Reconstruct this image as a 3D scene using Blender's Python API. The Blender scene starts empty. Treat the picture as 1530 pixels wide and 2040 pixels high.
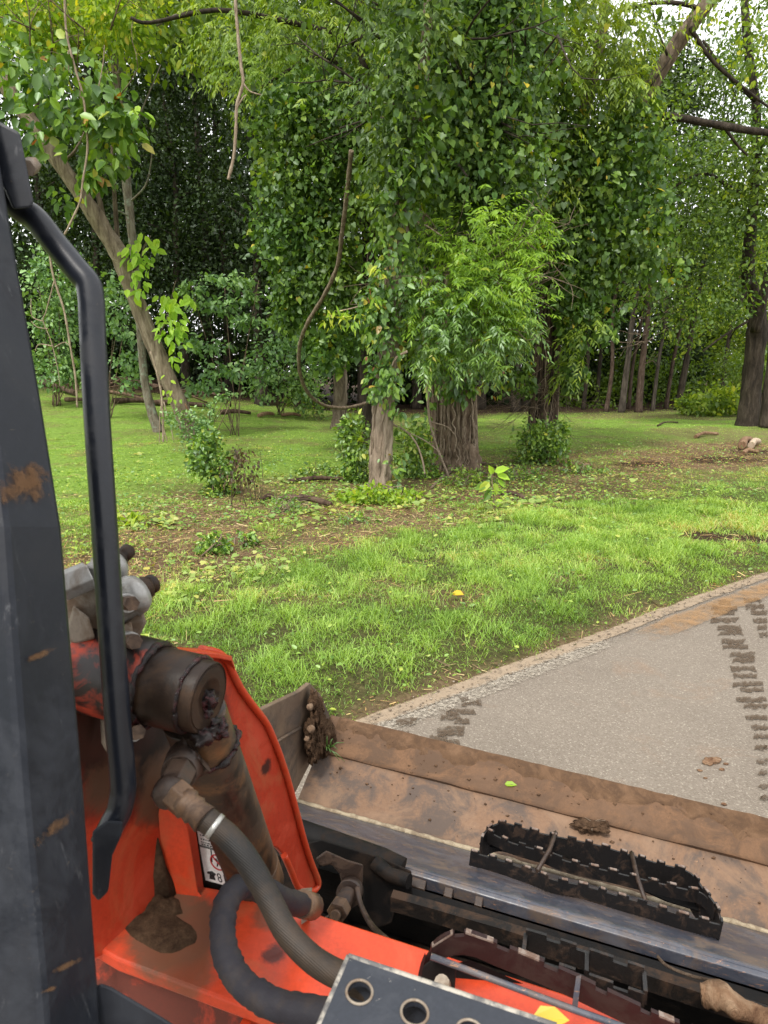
import bpy, math, random
import numpy as np
from mathutils import Vector, noise as mnoise

# ------------------------------------------------------------------ camera, sky, sun, exposure
scene = bpy.context.scene
CAM_H = 1.75
PITCH = math.radians(11.63)
FPX = 1360.0                       # focal length in photograph pixels (24 mm equivalent)
cam_data = bpy.data.cameras.new('camera')
cam_data.sensor_fit = 'VERTICAL'
cam_data.sensor_height = 36.0
cam_data.lens = 24.0
cam_data.clip_start = 0.05
cam_data.clip_end = 2000.0
cam_data.dof.use_dof = True
cam_data.dof.focus_distance = 5.0
cam_data.dof.aperture_fstop = 14.0
cam = bpy.data.objects.new('camera', cam_data)
scene.collection.objects.link(cam)
cam.location = (0, 0, CAM_H)
cam.rotation_euler = (math.pi / 2 - PITCH, 0, 0)
scene.camera = cam

SUN_EL = math.radians(58)
SUN_AZ = math.radians(205)         # compass style: measured from +Y clockwise
world = bpy.data.worlds.new('World')
scene.world = world
world.use_nodes = True
wn = world.node_tree
wn.nodes.clear()
sky = wn.nodes.new('ShaderNodeTexSky')
sky.sky_type = 'NISHITA'
sky.sun_disc = False
sky.sun_elevation = SUN_EL
sky.sun_rotation = SUN_AZ
sky.air_density = 1.0
sky.dust_density = 4.0
sky.ozone_density = 1.0
mixw = wn.nodes.new('ShaderNodeMix')       # thin bright overcast over the clear sky
mixw.data_type = 'RGBA'
mixw.inputs[0].default_value = 0.82
mixw.inputs[7].default_value = (7.7, 7.65, 7.5, 1)
wn.links.new(sky.outputs[0], mixw.inputs[6])
bgn = wn.nodes.new('ShaderNodeBackground')
bgn.inputs[1].default_value = 0.10
wn.links.new(mixw.outputs[2], bgn.inputs[0])
won = wn.nodes.new('ShaderNodeOutputWorld')
wn.links.new(bgn.outputs[0], won.inputs[0])

sun_d = bpy.data.lights.new('sun', 'SUN')
sun_d.energy = 1.5
sun_d.angle = math.radians(12)
sun_d.color = (1.0, 0.95, 0.87)
sun = bpy.data.objects.new('sun', sun_d)
scene.collection.objects.link(sun)
sdir = Vector((math.sin(SUN_AZ) * math.cos(SUN_EL), math.cos(SUN_AZ) * math.cos(SUN_EL), math.sin(SUN_EL)))
sun.rotation_euler = (-sdir).to_track_quat('-Z', 'Y').to_euler()
sun.location = sdir * 60

vs = scene.view_settings
vs.view_transform = 'Standard'
vs.look = 'None'
vs.exposure = 1.4
vs.gamma = 1.0
vs.use_curve_mapping = False
scene.cycles.max_bounces = 6
scene.cycles.diffuse_bounces = 3
scene.cycles.glossy_bounces = 2
scene.cycles.transmission_bounces = 3
scene.cycles.transparent_max_bounces = 6

# ------------------------------------------------------------------ geometry of the view
rng = np.random.default_rng(7)
random.seed(7)
CP, SP = math.cos(PITCH), math.sin(PITCH)
CAMP = np.array([0, 0, CAM_H])
YAW = math.radians(17)                     # the loader points 17 degrees right of the camera
RV = np.array([math.cos(YAW), -math.sin(YAW), 0.0])   # loader's right
FV = np.array([math.sin(YAW), math.cos(YAW), 0.0])    # loader's forward
UP = np.array([0, 0, 1.0])
TILT = 0.085                               # the loader's left side sits higher

def ray(px, py):
    r = (px - 765) / FPX
    u = (1020 - py) / FPX
    return np.array([r, CP + u * SP, u * CP - SP])
def Dp(px, py, d): return CAMP + ray(px, py) * d                       # by depth
def At(px, py, Y): v = ray(px, py); return CAMP + v * (Y / v[1])         # on a plane facing the camera's azimuth
def Lp(px, py, lat): v = ray(px, py); return CAMP + v * (lat / v.dot(RV))  # on a loader side plane
def Fp(px, py, fw): v = ray(px, py); return CAMP + v * (fw / v.dot(FV))    # on a loader front plane
def Hp(px, py, z): v = ray(px, py); return CAMP + v * ((z - CAM_H) / v[2])
def Mp(lat, fw, z): return RV * lat + FV * fw + UP * (z - TILT * lat)
def sstep(a, b, x):
    t = np.clip((x - a) / (b - a), 0, 1)
    return t * t * (3 - 2 * t)

# value noise for masks and terrain
_perm = np.random.default_rng(3).random((256, 256))
def vnoise(x, y, s=1.0):
    x = np.asarray(x, float) / s + 57.3; y = np.asarray(y, float) / s + 31.7
    xi = np.floor(x).astype(int); yi = np.floor(y).astype(int)
    fx = x - xi; fy = y - yi
    fx = fx * fx * (3 - 2 * fx); fy = fy * fy * (3 - 2 * fy)
    a = _perm[xi % 256, yi % 256]; b = _perm[(xi + 1) % 256, yi % 256]
    c = _perm[xi % 256, (yi + 1) % 256]; d = _perm[(xi + 1) % 256, (yi + 1) % 256]
    return (a * (1 - fx) + b * fx) * (1 - fy) + (c * (1 - fx) + d * fx) * fy
def fbm(x, y, s): return 0.5 * vnoise(x, y, s) + 0.3 * vnoise(x, y, s * .47) + 0.2 * vnoise(x, y, s * .21)

E0 = Hp(690, 1440, 0.0); E1 = Hp(1530, 1137, 0.0)      # two points of the asphalt edge
RD = (E1 - E0); RD[2] = 0; RD /= np.linalg.norm(RD)      # road direction
RN = np.array([-RD[1], RD[0], 0])                        # into the grass
def road_s(x, y): return (x - E0[0]) * RN[0] + (y - E0[1]) * RN[1]
def road_t(x, y): return (x - E0[0]) * RD[0] + (y - E0[1]) * RD[1]
def edge_wob(t): return 0.05 * (fbm(t, t * 0 + 4, 0.9) - 0.5) + 0.03 * (vnoise(t, t * 0 + 9, .22) - .5)

def terrain(x, y):
    x = np.asarray(x, float); y = np.asarray(y, float)
    s = road_s(x, y)
    z = -0.035 + 0.07 * sstep(-0.05, 0.5, s)
    g = sstep(0.3, 3, s)
    z = z + g * (0.10 * (fbm(x, y, 2.3) - 0.5) + 0.35 * (fbm(x, y, 9.0) - 0.5) * sstep(3, 12, s))
    z = z + 1.45 * sstep(11, 34, y) * sstep(1.0, -15, x)
    z = z + 0.35 * sstep(18, 40, y) * sstep(6, 20, x)
    return z
_TT = 2.0 * (1.0135 ** np.arange(1, 300))
def Gp(px, py):
    """where the sight line of a photograph pixel meets the ground"""
    v = ray(px, py)
    P = CAMP[None] + v[None] * _TT[:, None]
    hit = np.nonzero(P[:, 2] <= terrain(P[:, 0], P[:, 1]))[0]
    k = hit[0] if len(hit) else len(_TT) - 1
    lo, hi = _TT[max(k - 1, 0)], _TT[k]
    for i in range(14):
        m_ = (lo + hi) / 2; q = CAMP + v * m_
        if q[2] <= float(terrain(q[0], q[1])): hi = m_
        else: lo = m_
    return CAMP + v * hi
def ground_at(x, y): return np.array([x, y, float(terrain(x, y))])

# ------------------------------------------------------------------ mesh helpers
COL = scene.collection
LOC = {}
def props(o, label=None, cat=None, group=None, kind=None):
    if label: o['label'] = label
    if cat: o['category'] = cat
    if group: o['group'] = group
    if kind: o['kind'] = kind
    return o
def thing(name, loc, label, cat, group=None):
    o = bpy.data.objects.new(name, None); COL.objects.link(o)
    o.empty_display_size = 0.2
    o.location = Vector([float(c) for c in loc]); LOC[o.name] = np.array(loc, float)
    return props(o, label, cat, group)

def np_mesh(name, V, T, mat, rnd=None, smooth=False, attrs=None):
    """V: (n,3) T: (m,3) triangles"""
    me = bpy.data.meshes.new(name)
    V = np.ascontiguousarray(V, dtype=np.float32); T = np.ascontiguousarray(T, dtype=np.int32)
    me.vertices.add(len(V)); me.vertices.foreach_set('co', V.ravel())
    me.loops.add(T.size); me.loops.foreach_set('vertex_index', T.ravel())
    me.polygons.add(len(T)); me.polygons.foreach_set('loop_start', np.arange(0, T.size, 3, dtype=np.int32))
    me.update(calc_edges=True)
    if rnd is not None:
        a = me.attributes.new('rnd', 'FLOAT', 'POINT'); a.data.foreach_set('value', np.ascontiguousarray(rnd, dtype=np.float32))
    if attrs:
        for k, v in attrs.items():
            a = me.attributes.new(k, 'FLOAT', 'POINT'); a.data.foreach_set('value', np.ascontiguousarray(v, dtype=np.float32))
    if smooth: me.polygons.foreach_set('use_smooth', np.ones(len(T), dtype=bool))
    me.materials.append(mat)
    return me
def link(name, me, parent=None, **kw):
    o = bpy.data.objects.new(name, me); COL.objects.link(o)
    if parent is not None: o.parent = parent
    LOC[o.name] = LOC[parent.name] if parent is not None else np.zeros(3)
    return props(o, **kw)

class MB:
    def __init__(s): s.v = []; s.f = []; s.sm = []
    def add(s, vs_, fs, smooth=False):
        b = len(s.v); s.v += [np.array(p, float) for p in vs_]
        s.f += [tuple(i + b for i in f) for f in fs]; s.sm += [smooth] * len(fs)
        return s
    def prism(s, poly, vec):
        """closed polygon of 3-D points, extruded by vec"""
        n = len(poly); a = [np.array(p, float) for p in poly]; b = [p + vec for p in a]
        nrm = np.zeros(3)
        for i in range(n): nrm += np.cross(a[i], a[(i + 1) % n])
        if nrm.dot(vec) > 0: a, b = b, a
        s.add(a + b, [tuple(range(n)), tuple(range(2 * n - 1, n - 1, -1))] + [((i + 1) % n, i, n + i, n + (i + 1) % n) for i in range(n)])
        return s
    def box(s, c, ax, ay, az):
        """centre and three half-axis vectors"""
        c = np.array(c, float); q = []
        for k in (-1, 1):
            for j in (-1, 1):
                for i in (-1, 1): q.append(c + ax * i + ay * j + az * k)
        s.add(q, [(0, 2, 3, 1), (4, 5, 7, 6), (0, 1, 5, 4), (2, 6, 7, 3), (0, 4, 6, 2), (1, 3, 7, 5)])
        return s
    def tube(s, pts, rad, n=12, cap=True, rough=0.0, seed=0, furrow=0.0):
        pts = [np.array(p, float) for p in pts]
        if np.isscalar(rad): rad = [rad] * len(pts)
        tang = []
        for i in range(len(pts)):
            a = pts[max(i - 1, 0)]; b = pts[min(i + 1, len(pts) - 1)]
            t = b - a; tang.append(t / (np.linalg.norm(t) + 1e-9))
        ref = np.array([0, 0, 1.0]) if abs(tang[0][2]) < .9 else np.array([1.0, 0, 0])
        u = np.cross(tang[0], ref); u /= np.linalg.norm(u)
        V = []; F = []; rr = np.random.default_rng(seed)
        for i, p in enumerate(pts):
            t = tang[i]; u = u - t * u.dot(t); u /= np.linalg.norm(u); w = np.cross(t, u)
            for k in range(n):
                a = 2 * math.pi * k / n
                r = rad[i]
                if rough: r *= 1 + rough * (mnoise.noise(Vector((math.cos(a) * 3 + seed, math.sin(a) * 3, i * .35))))
                if furrow: r *= 1 + furrow * (abs(mnoise.noise(Vector((math.cos(a) * 4.5 + seed, math.sin(a) * 4.5, i * .22)))) * 2 - .5)
                V.append(p + (u * math.cos(a) + w * math.sin(a)) * r)
        for i in range(len(pts) - 1):
            for k in range(n):
                k2 = (k + 1) % n
                F.append((i * n + k, i * n + k2, (i + 1) * n + k2, (i + 1) * n + k))
        nb = len(s.v)
        s.add(V, F, True)
        if cap:
            s.f += [tuple(nb + n - 1 - k for k in range(n)), tuple(nb + (len(pts) - 1) * n + k for k in range(n))]; s.sm += [False, False]
        return s
    def cyl(s, a, b, r, n=24, r2=None):
        return s.tube([a, b], [r, r if r2 is None else r2], n)
    def mesh(s, name, mat, org=None, bevel=0):
        me = bpy.data.meshes.new(name)
        V = np.array(s.v, float)
        if org is not None: V = V - org
        me.from_pydata([tuple(p) for p in V], [], s.f)
        me.polygons.foreach_set('use_smooth', s.sm)
        me.materials.append(mat)
        me.update()
        return me
    def build(s, name, mat, parent=None, bevel=0.0, **kw):
        org = LOC[parent.name] if parent is not None else np.zeros(3)
        o = link(name, s.mesh(name, mat, org), parent, **kw)
        if bevel:
            m = o.modifiers.new('bevel', 'BEVEL'); m.width = bevel; m.segments = 2; m.limit_method = 'ANGLE'; m.angle_limit = math.radians(40)
        return o

def spline(ctrl, n=8, closed=False):
    c = [np.array(p, float) for p in ctrl]
    out = []
    for i in range(len(c) - 1):
        p0 = c[max(i - 1, 0)]; p1 = c[i]; p2 = c[i + 1]; p3 = c[min(i + 2, len(c) - 1)]
        for k in range(n):
            t = k / n
            out.append(0.5 * ((2 * p1) + (p2 - p0) * t + (2 * p0 - 5 * p1 + 4 * p2 - p3) * t * t + (3 * p1 - p0 - 3 * p2 + p3) * t ** 3))
    out.append(c[-1])
    return out
def lerp_list(vals, n):
    return list(np.interp(np.linspace(0, len(vals) - 1, n), range(len(vals)), vals))

# ------------------------------------------------------------------ leaves as real little faces
def tri_fan(poly): return [(poly[0], poly[i], poly[i + 1]) for i in range(1, len(poly) - 1)]
LEAF = {
    'diamond': (np.array([[0, 0, 0], [.42, -.30, .09], [1, 0, -.05], [.42, .30, .09]]), np.array([(0, 1, 2), (0, 2, 3)])),
    'lance': (np.array([[0, 0, 0], [.35, -.13, .04], [.7, -.08, 0], [1, 0, -.10], [.7, .08, 0], [.35, .13, .04]]), np.array([(0, 1, 5), (1, 2, 4), (1, 4, 5), (2, 3, 4)])),
    'ovate': (np.array([[0, 0, 0], [.22, -.25, .06], [.62, -.25, .06], [1, 0, -.09], [.62, .25, .06], [.22, .25, .06]]), np.array([(0, 1, 2), (0, 2, 3), (0, 3, 4), (0, 4, 5)])),
    'heart': (np.array([[0, 0, 0], [-.14, -.24, .04], [.10, -.44, .06], [.48, -.34, .06], [1, 0, -.10], [.48, .34, .06], [.10, .44, .06], [-.14, .24, .04]]), np.array([(0, 1, 2), (0, 2, 3), (0, 3, 4), (0, 4, 5), (0, 5, 6), (0, 6, 7)])),
}
def norm(a): return a / (np.linalg.norm(a, axis=-1, keepdims=True) + 1e-9)
def rand_dirs(n): return norm(rng.normal(size=(n, 3)))
def leaf_arrays(C, tip, nrm, size, kind):
    tv, tf = LEAF[kind]
    tip = norm(tip); side = norm(np.cross(nrm, tip)); nn = np.cross(tip, side)
    N = len(C); k = len(tv)
    V = C[:, None, :] + size[:, None, None] * (tv[None, :, 0:1] * tip[:, None, :] + tv[None, :, 1:2] * side[:, None, :] + tv[None, :, 2:3] * nn[:, None, :])
    T = tf[None] + (np.arange(N) * k)[:, None, None]
    r = np.repeat(rng.random(N), k)
    return V.reshape(-1, 3), T.reshape(-1, 3), r
class LeafBag:
    def __init__(s): s.V = []; s.T = []; s.R = []; s.n = 0
    def put(s, C, tip, nrm, size, kind, rshift=0.0, rscale=1.0):
        if len(C) == 0: return
        V, T, r = leaf_arrays(C, tip, nrm, size, kind)
        s.V.append(V); s.T.append(T + s.n); s.R.append(np.clip(r * rscale + rshift, 0, 1)); s.n += len(V)
    def build(s, name, mat, parent, **kw):
        org = LOC[parent.name] if parent is not None else np.zeros(3)
        me = np_mesh(name, np.vstack(s.V) - org, np.vstack(s.T), mat, np.concatenate(s.R))
        return link(name, me, parent, **kw)

def clump_points(c, rad, n, per=14, spread=0.22, shell=0.45, sq=None):
    """n leaf points gathered in small sprays inside an ellipsoid (rad = 3 radii)"""
    m = max(1, n // per)
    d = rand_dirs(m); rr = (shell + (1 - shell) * rng.random(m)) ** 0.7
    rr *= 0.80 + 0.38 * rng.random(m)
    cc = np.array(c) + d * rr[:, None] * np.array(rad)
    idx = rng.integers(0, m, n)
    jit = rng.normal(size=(n, 3)) * spread * np.mean(rad) * 0.35
    return cc[idx] + jit, d[idx]
def foliage(bag, c, rad, n, size, kind='diamond', per=14, spread=.3, shell=.4, face=0.5, droop=.6, rshift=0., rscale=1.):
    P, d = clump_points(c, rad, n, per, spread, shell)
    k = len(P)
    nrm = norm(norm(rng.normal(size=(k, 3))) * 0.75 + np.array([0, 0, 0.75]) * (1 - face) + np.array([0, -1.0, .25]) * face)
    tip = norm(rng.normal(size=(k, 3)) * 0.6 + d * 0.6 + np.array([0, 0, -droop]))
    sz = size * (0.45 + 0.95 * rng.random(k) ** 1.2)
    bag.put(P, tip, nrm, sz, kind, rshift, rscale)
def pxblob(bag, px, py, Y, rpx, rpy, depth, n, size, kind, **kw):
    """a foliage mass given by its place and extent in the photograph and its true distance"""
    c = At(px, py, Y); m = Y / FPX / CP
    foliage(bag, c, (rpx * m, depth, rpy * m), n, size, kind, **kw)

def compound(bag, c, rad, n, size, L=.30, droop=.7, shell=.35, rshift=0., rscale=1., face=.4):
    """feathery leaves: each spray is a drooping midrib with two rows of slender leaflets"""
    m = max(1, n // 11); d = rand_dirs(m); rr = (shell + (1 - shell) * rng.random(m)) * (.75 + .55 * rng.random(m) ** 2)
    # branch ends: sprays gather round a few dozen shoots so that the outline breaks up
    ns = max(2, m // 7); sd_ = rand_dirs(ns); sr_ = (shell + (1 - shell) * rng.random(ns)) * (.7 + .5 * rng.random(ns))
    sc = np.array(c) + sd_ * sr_[:, None] * np.array(rad)
    k_ = rng.integers(0, ns, m)
    P0 = np.where((rng.random(m) < .75)[:, None], sc[k_] + rng.normal(size=(m, 3)) * .16 * np.mean(rad), np.array(c) + d * rr[:, None] * np.array(rad))
    d = np.where((rng.random(m) < .6)[:, None], norm(sd_[k_] + .6 * d), d)
    ax = norm(d * np.array([1, 1, .5]) + rng.normal(size=(m, 3)) * .35 + np.array([0, -.35, -.15]))
    Ls = L * (.6 + .7 * rng.random(m)); sh = rng.random(m)
    side = norm(np.cross(ax, np.array([0, 0, 1.0])) + rng.normal(size=(m, 3)) * .2)
    for j in range(11):
        f = (j + 1) / 11.0; sg = 1 if j % 2 else -1
        if j == 10: sg = 0
        C = P0 + ax * (Ls * f)[:, None] + np.array([0, 0, -1.0]) * (Ls * f * f * droop * .6)[:, None]
        tip = ax * (.55 if sg else 1.0) + side * sg * .75 + np.array([0, 0, -.45 - .3 * droop]) + rng.normal(size=(m, 3)) * .18
        nr = np.array([0, 0, 1.0]) * (1 - face) + np.array([0, -1, .2]) * face + rng.normal(size=(m, 3)) * .3
        V, T, r_ = leaf_arrays(C, tip, nr, size * (.7 + .5 * rng.random(m)), 'lance')
        rv = np.repeat(np.clip(sh * .6 + .4 * rng.random(m), 0, 1), len(LEAF['lance'][0]))
        bag.V.append(V); bag.T.append(T + bag.n); bag.R.append(np.clip(rv * rscale + rshift, 0, 1)); bag.n += len(V)
def pxcomp(bag, px, py, Y, rpx, rpy, depth, n, size, **kw):
    m = Y / FPX / CP
    compound(bag, At(px, py, Y), (rpx * m, depth, rpy * m), n, size, **kw)

# ------------------------------------------------------------------ materials
def mat_new(name):
    m = bpy.data.materials.new(name); m.use_nodes = True
    nt = m.node_tree; nt.nodes.clear()
    out = nt.nodes.new('ShaderNodeOutputMaterial')
    return m, nt, out
def nd(nt, t, **ins):
    n = nt.nodes.new(t)
    for k, v in ins.items():
        if k.startswith('_'): setattr(n, k[1:], v)
    return n
def c4(c): return (c[0], c[1], c[2], 1)
def noise_n(nt, vec, scale, detail=5, rough=.6, dist=0):
    n = nt.nodes.new('ShaderNodeTexNoise'); n.inputs['Scale'].default_value = scale
    n.inputs['Detail'].default_value = detail; n.inputs['Roughness'].default_value = rough; n.inputs['Distortion'].default_value = dist
    if vec is not None: nt.links.new(vec, n.inputs['Vector'])
    return n.outputs['Fac']
def ramp_n(nt, fac, stops):
    r = nt.nodes.new('ShaderNodeValToRGB')
    while len(r.color_ramp.elements) < len(stops): r.color_ramp.elements.new(.5)
    for e, (p, c) in zip(r.color_ramp.elements, stops):
        e.position = p; e.color = c4(c) if not np.isscalar(c) else (c, c, c, 1)
    nt.links.new(fac, r.inputs[0])
    return r.outputs[0]
def mix_n(nt, fac, a, b, mode='MIX'):
    m = nt.nodes.new('ShaderNodeMix'); m.data_type = 'RGBA'; m.blend_type = mode
    for s, v in ((0, fac), (6, a), (7, b)):
        if isinstance(v, bpy.types.NodeSocket): nt.links.new(v, m.inputs[s])
        elif s == 0: m.inputs[0].default_value = v
        else: m.inputs[s].default_value = c4(v)
    return m.outputs[2]
def math_n(nt, op, a, b=0.0):
    m = nt.nodes.new('ShaderNodeMath'); m.operation = op
    for s, v in ((0, a), (1, b)):
        if isinstance(v, bpy.types.NodeSocket): nt.links.new(v, m.inputs[s])
        else: m.inputs[s].default_value = v
    return m.outputs[0]
def bump_n(nt, h, strength=.5, dist=.01):
    b = nt.nodes.new('ShaderNodeBump'); b.inputs['Strength'].default_value = strength; b.inputs['Distance'].default_value = dist
    nt.links.new(h, b.inputs['Height']); return b.outputs[0]
def pbr(nt, out, col, rough=.6, metal=0., normal=None, spec=.5):
    p = nt.nodes.new('ShaderNodeBsdfPrincipled')
    for s, v in (('Base Color', col), ('Roughness', rough), ('Metallic', metal)):
        if isinstance(v, bpy.types.NodeSocket): nt.links.new(v, p.inputs[s])
        else: p.inputs[s].default_value = c4(v) if s == 'Base Color' else v
    p.inputs['Specular IOR Level'].default_value = spec
    if normal is not None: nt.links.new(normal, p.inputs['Normal'])
    nt.links.new(p.outputs[0], out.inputs[0]); return p
def gpos(nt):
    return nt.nodes.new('ShaderNodeNewGeometry').outputs['Position']
def scalev(nt, vec, s):
    m = nt.nodes.new('ShaderNodeMapping'); m.inputs['Scale'].default_value = s
    nt.links.new(vec, m.inputs['Vector']); return m.outputs[0]
def attr_n(nt, name):
    a = nt.nodes.new('ShaderNodeAttribute'); a.attribute_name = name; return a.outputs['Fac']

def leaf_mat(name, stops, transl=.45, rough=.55, gloss=.025, gain=1.4, yel=1.0):
    m, nt, out = mat_new(name)
    col = ramp_n(nt, attr_n(nt, 'rnd'), stops)
    var = noise_n(nt, gpos(nt), 0.9, 2)
    col = mix_n(nt, math_n(nt, 'MULTIPLY', var, .25), col, (0.03, 0.05, 0.015), 'MIX')
    yv = ramp_n(nt, noise_n(nt, gpos(nt), 0.55, 3, .6), [(.42, 0.), (.70, .8 * yel)])
    col = mix_n(nt, yv, col, mix_n(nt, 1.0, col, (1.38, 1.14, .72), 'MULTIPLY'))
    col = mix_n(nt, 1.0, col, (1.0 * gain, 1.03 * gain, .80 * gain), 'MULTIPLY')
    d = nt.nodes.new('ShaderNodeBsdfDiffuse'); nt.links.new(col, d.inputs[0])
    t = nt.nodes.new('ShaderNodeBsdfTranslucent')
    tc = mix_n(nt, 1.0, col, (1.15, 1.12, .30), 'MULTIPLY'); nt.links.new(tc, t.inputs[0])
    x = nt.nodes.new('ShaderNodeMixShader'); x.inputs[0].default_value = transl
    nt.links.new(d.outputs[0], x.inputs[1]); nt.links.new(t.outputs[0], x.inputs[2])
    g = nt.nodes.new('ShaderNodeBsdfGlossy'); g.inputs['Roughness'].default_value = rough; g.inputs[0].default_value = (.9, 1, .95, 1)
    y = nt.nodes.new('ShaderNodeMixShader'); y.inputs[0].default_value = gloss
    nt.links.new(x.outputs[0], y.inputs[1]); nt.links.new(g.outputs[0], y.inputs[2])
    nt.links.new(y.outputs[0], out.inputs[0])
    return m
def bark_mat(name, dark, mid, light, moss=None, sc=9.0):
    m, nt, out = mat_new(name)
    p = gpos(nt); v = scalev(nt, p, (1, 1, .22))
    n1 = noise_n(nt, v, sc, 8, .7, .6); n2 = noise_n(nt, p, 2.5, 4)
    col = ramp_n(nt, n1, [(.32, dark), (.5, mid), (.68, light)])
    col = mix_n(nt, math_n(nt, 'MULTIPLY', n2, .35), col, dark)
    if moss is not None:
        mk = ramp_n(nt, noise_n(nt, p, 5, 6, .7), [(.52, 0.), (.62, 1.)])
        col = mix_n(nt, mk, col, moss)
    pbr(nt, out, col, .9, 0, bump_n(nt, n1, 1.0, .03), .2)
    return m
def painted(name, base, rough, dirt_col, dirt_amt, scratch=None, scratch_amt=0., metal=0., bump=.15, dsc=7.0, dirt2=None, spec=.4, stains=None, d2amt=.4, streak=None, streak_amt=.5):
    """worn machine paint: base coat, dust patches, scrapes, and stains that sit at one place of the part"""
    m, nt, out = mat_new(name)
    p = gpos(nt)
    n1 = noise_n(nt, p, dsc, 9, .7, .5)
    t0 = .5 + (.5 - dirt_amt) * .34
    mk = ramp_n(nt, n1, [(t0 - .06, 0.), (t0 + .07, 1.)])
    fine = noise_n(nt, p, dsc * 14, 5, .75)
    basec = mix_n(nt, ramp_n(nt, fine, [(.35, .0), (.7, .55)]), base, tuple(c * .55 for c in base))
    col = mix_n(nt, math_n(nt, 'MULTIPLY', mk, .85), basec, dirt_col)
    if dirt2 is not None:
        t2 = .5 + (.5 - d2amt) * .34
        mk2 = ramp_n(nt, noise_n(nt, p, dsc * .45, 8, .72, .9), [(t2 - .05, 0.), (t2 + .09, 1.)])
        col = mix_n(nt, math_n(nt, 'MULTIPLY', mk2, .8), col, dirt2)
    if scratch is not None:
        v = scalev(nt, p, (1, 1, 7.0))
        s1 = noise_n(nt, v, dsc * 2.6, 10, .8, 1.4)
        mk3 = ramp_n(nt, s1, [(.66 - scratch_amt * .3, 0.), (.69 - scratch_amt * .3, 1.)])
        col = mix_n(nt, mk3, col, scratch)
        sp = ramp_n(nt, noise_n(nt, p, dsc * 9, 6, .8), [(.70 - scratch_amt * .2, 0.), (.74 - scratch_amt * .2, 1.)])
        col = mix_n(nt, math_n(nt, 'MULTIPLY', sp, .8), col, scratch)
    if streak is not None:      # long fine vertical scratches
        sv = scalev(nt, p, (1, 1, .05))
        s2 = ramp_n(nt, noise_n(nt, sv, 95, 6, .75, .2), [(.60, 0.), (.68, 1.)])
        s2 = math_n(nt, 'MULTIPLY', math_n(nt, 'MULTIPLY', s2, ramp_n(nt, noise_n(nt, p, 12, 4, .6), [(.42, 0.), (.62, 1.)])), streak_amt)
        col = mix_n(nt, s2, col, streak)
    r = math_n(nt, 'ADD', math_n(nt, 'MULTIPLY', mk, .25), rough)
    for st in (stains or []):
        c, rad, scol, amt = st
        vd = nt.nodes.new('ShaderNodeVectorMath'); vd.operation = 'DISTANCE'; nt.links.new(p, vd.inputs[0]); vd.inputs[1].default_value = tuple(float(q) for q in c)
        k = math_n(nt, 'ADD', math_n(nt, 'DIVIDE', vd.outputs['Value'], rad), math_n(nt, 'MULTIPLY', math_n(nt, 'SUBTRACT', noise_n(nt, p, .55 / rad, 8, .75, .6), .5), 1.7))
        ms = math_n(nt, 'MULTIPLY', ramp_n(nt, k, [(.62, 1.), (1.0, 0.)]), amt)
        col = mix_n(nt, ms, col, scol)
    pbr(nt, out, col, r, metal, bump_n(nt, math_n(nt, 'ADD', n1, math_n(nt, 'MULTIPLY', fine, .4)), bump, .004), spec)
    return m

# ================================================================== THE SETTING
# ---- ground sheet
def axis(vals):
    out = []
    for a, b, st in vals: out += list(np.arange(a, b, st))
    return np.array(out + [vals[-1][1]])
gx = axis([(-400, -60, 30), (-60, -20, 2.0), (-20, -7, .35), (-7, 9, .11), (9, 20, .35), (20, 60, 2.0), (60, 400, 30)])
gy = axis([(-300, -20, 25), (-20, 1, 1.5), (1, 14, .11), (14, 34, .3), (34, 80, 2.5), (80, 400, 40)])
GX, GY = np.meshgrid(gx, gy)
GZ = terrain(GX, GY)
def straw_mask(x, y):
    s = road_s(x, y)
    w = s + 1.2 * (fbm(x, y, 1.6) - .5)
    m = sstep(2.3, 3.1, w) * (1 - sstep(5.6, 8.5, w)) * sstep(-5.5, -2.0, x + .6 * (fbm(x, y, 1.1) - .5))
    m = m * (0.55 + 0.45 * sstep(.36, .56, fbm(x + 7, y, 1.3)))
    far = 0.62 * sstep(3, 6, s) * sstep(.46, .62, fbm(x, y + 20, 3.2)) * sstep(-4.5, 0, x)
    thatch = .45 * sstep(.50, .66, fbm(x + 13, y + 5, .55)) * sstep(.1, .4, s)
    m = np.maximum(m, thatch)
    edge = .75 * (1 - sstep(.02, .20, s + .25 * (fbm(x, y, .5) - .5)))
    return np.clip(np.maximum(np.maximum(m, far), edge), 0, 1)
def soil_mask(x, y):
    m = sstep(.60, .70, fbm(x + 40, y + 11, 1.7)) * .4 * sstep(2.5, 4, road_s(x, y)) * sstep(-5, -2, x)
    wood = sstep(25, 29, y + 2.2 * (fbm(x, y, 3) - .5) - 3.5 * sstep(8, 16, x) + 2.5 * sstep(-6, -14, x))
    for (px, py, r) in ((1410, 1070, .35), (1480, 1075, .45), (1290, 925, .8), (1440, 915, 1.0), (1500, 900, .9)):
        c = Gp(px, py); m = np.maximum(m, sstep(1.0, .45, np.hypot(x - c[0], (y - c[1]) * 1.2) / r + .9 * (fbm(x, y, .4) - .5)))
    return np.clip(np.maximum(m, wood), 0, 1)
def tabulated(fn, x0=-26., x1=26., y0=1.5, y1=36., st=.07):
    xs = np.arange(x0, x1, st); ys = np.arange(y0, y1, st); X_, Y_ = np.meshgrid(xs, ys); tab = fn(X_, Y_)
    def look(x, y):
        i = np.clip(((np.asarray(x) - x0) / st).round().astype(int), 0, len(xs) - 1); j = np.clip(((np.asarray(y) - y0) / st).round().astype(int), 0, len(ys) - 1)
        return tab[j, i]
    return look
straw_mask = tabulated(straw_mask); soil_mask = tabulated(soil_mask)
nx = len(gx); ny = len(gy)
V = np.stack([GX.ravel(), GY.ravel(), GZ.ravel()], 1)
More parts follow.
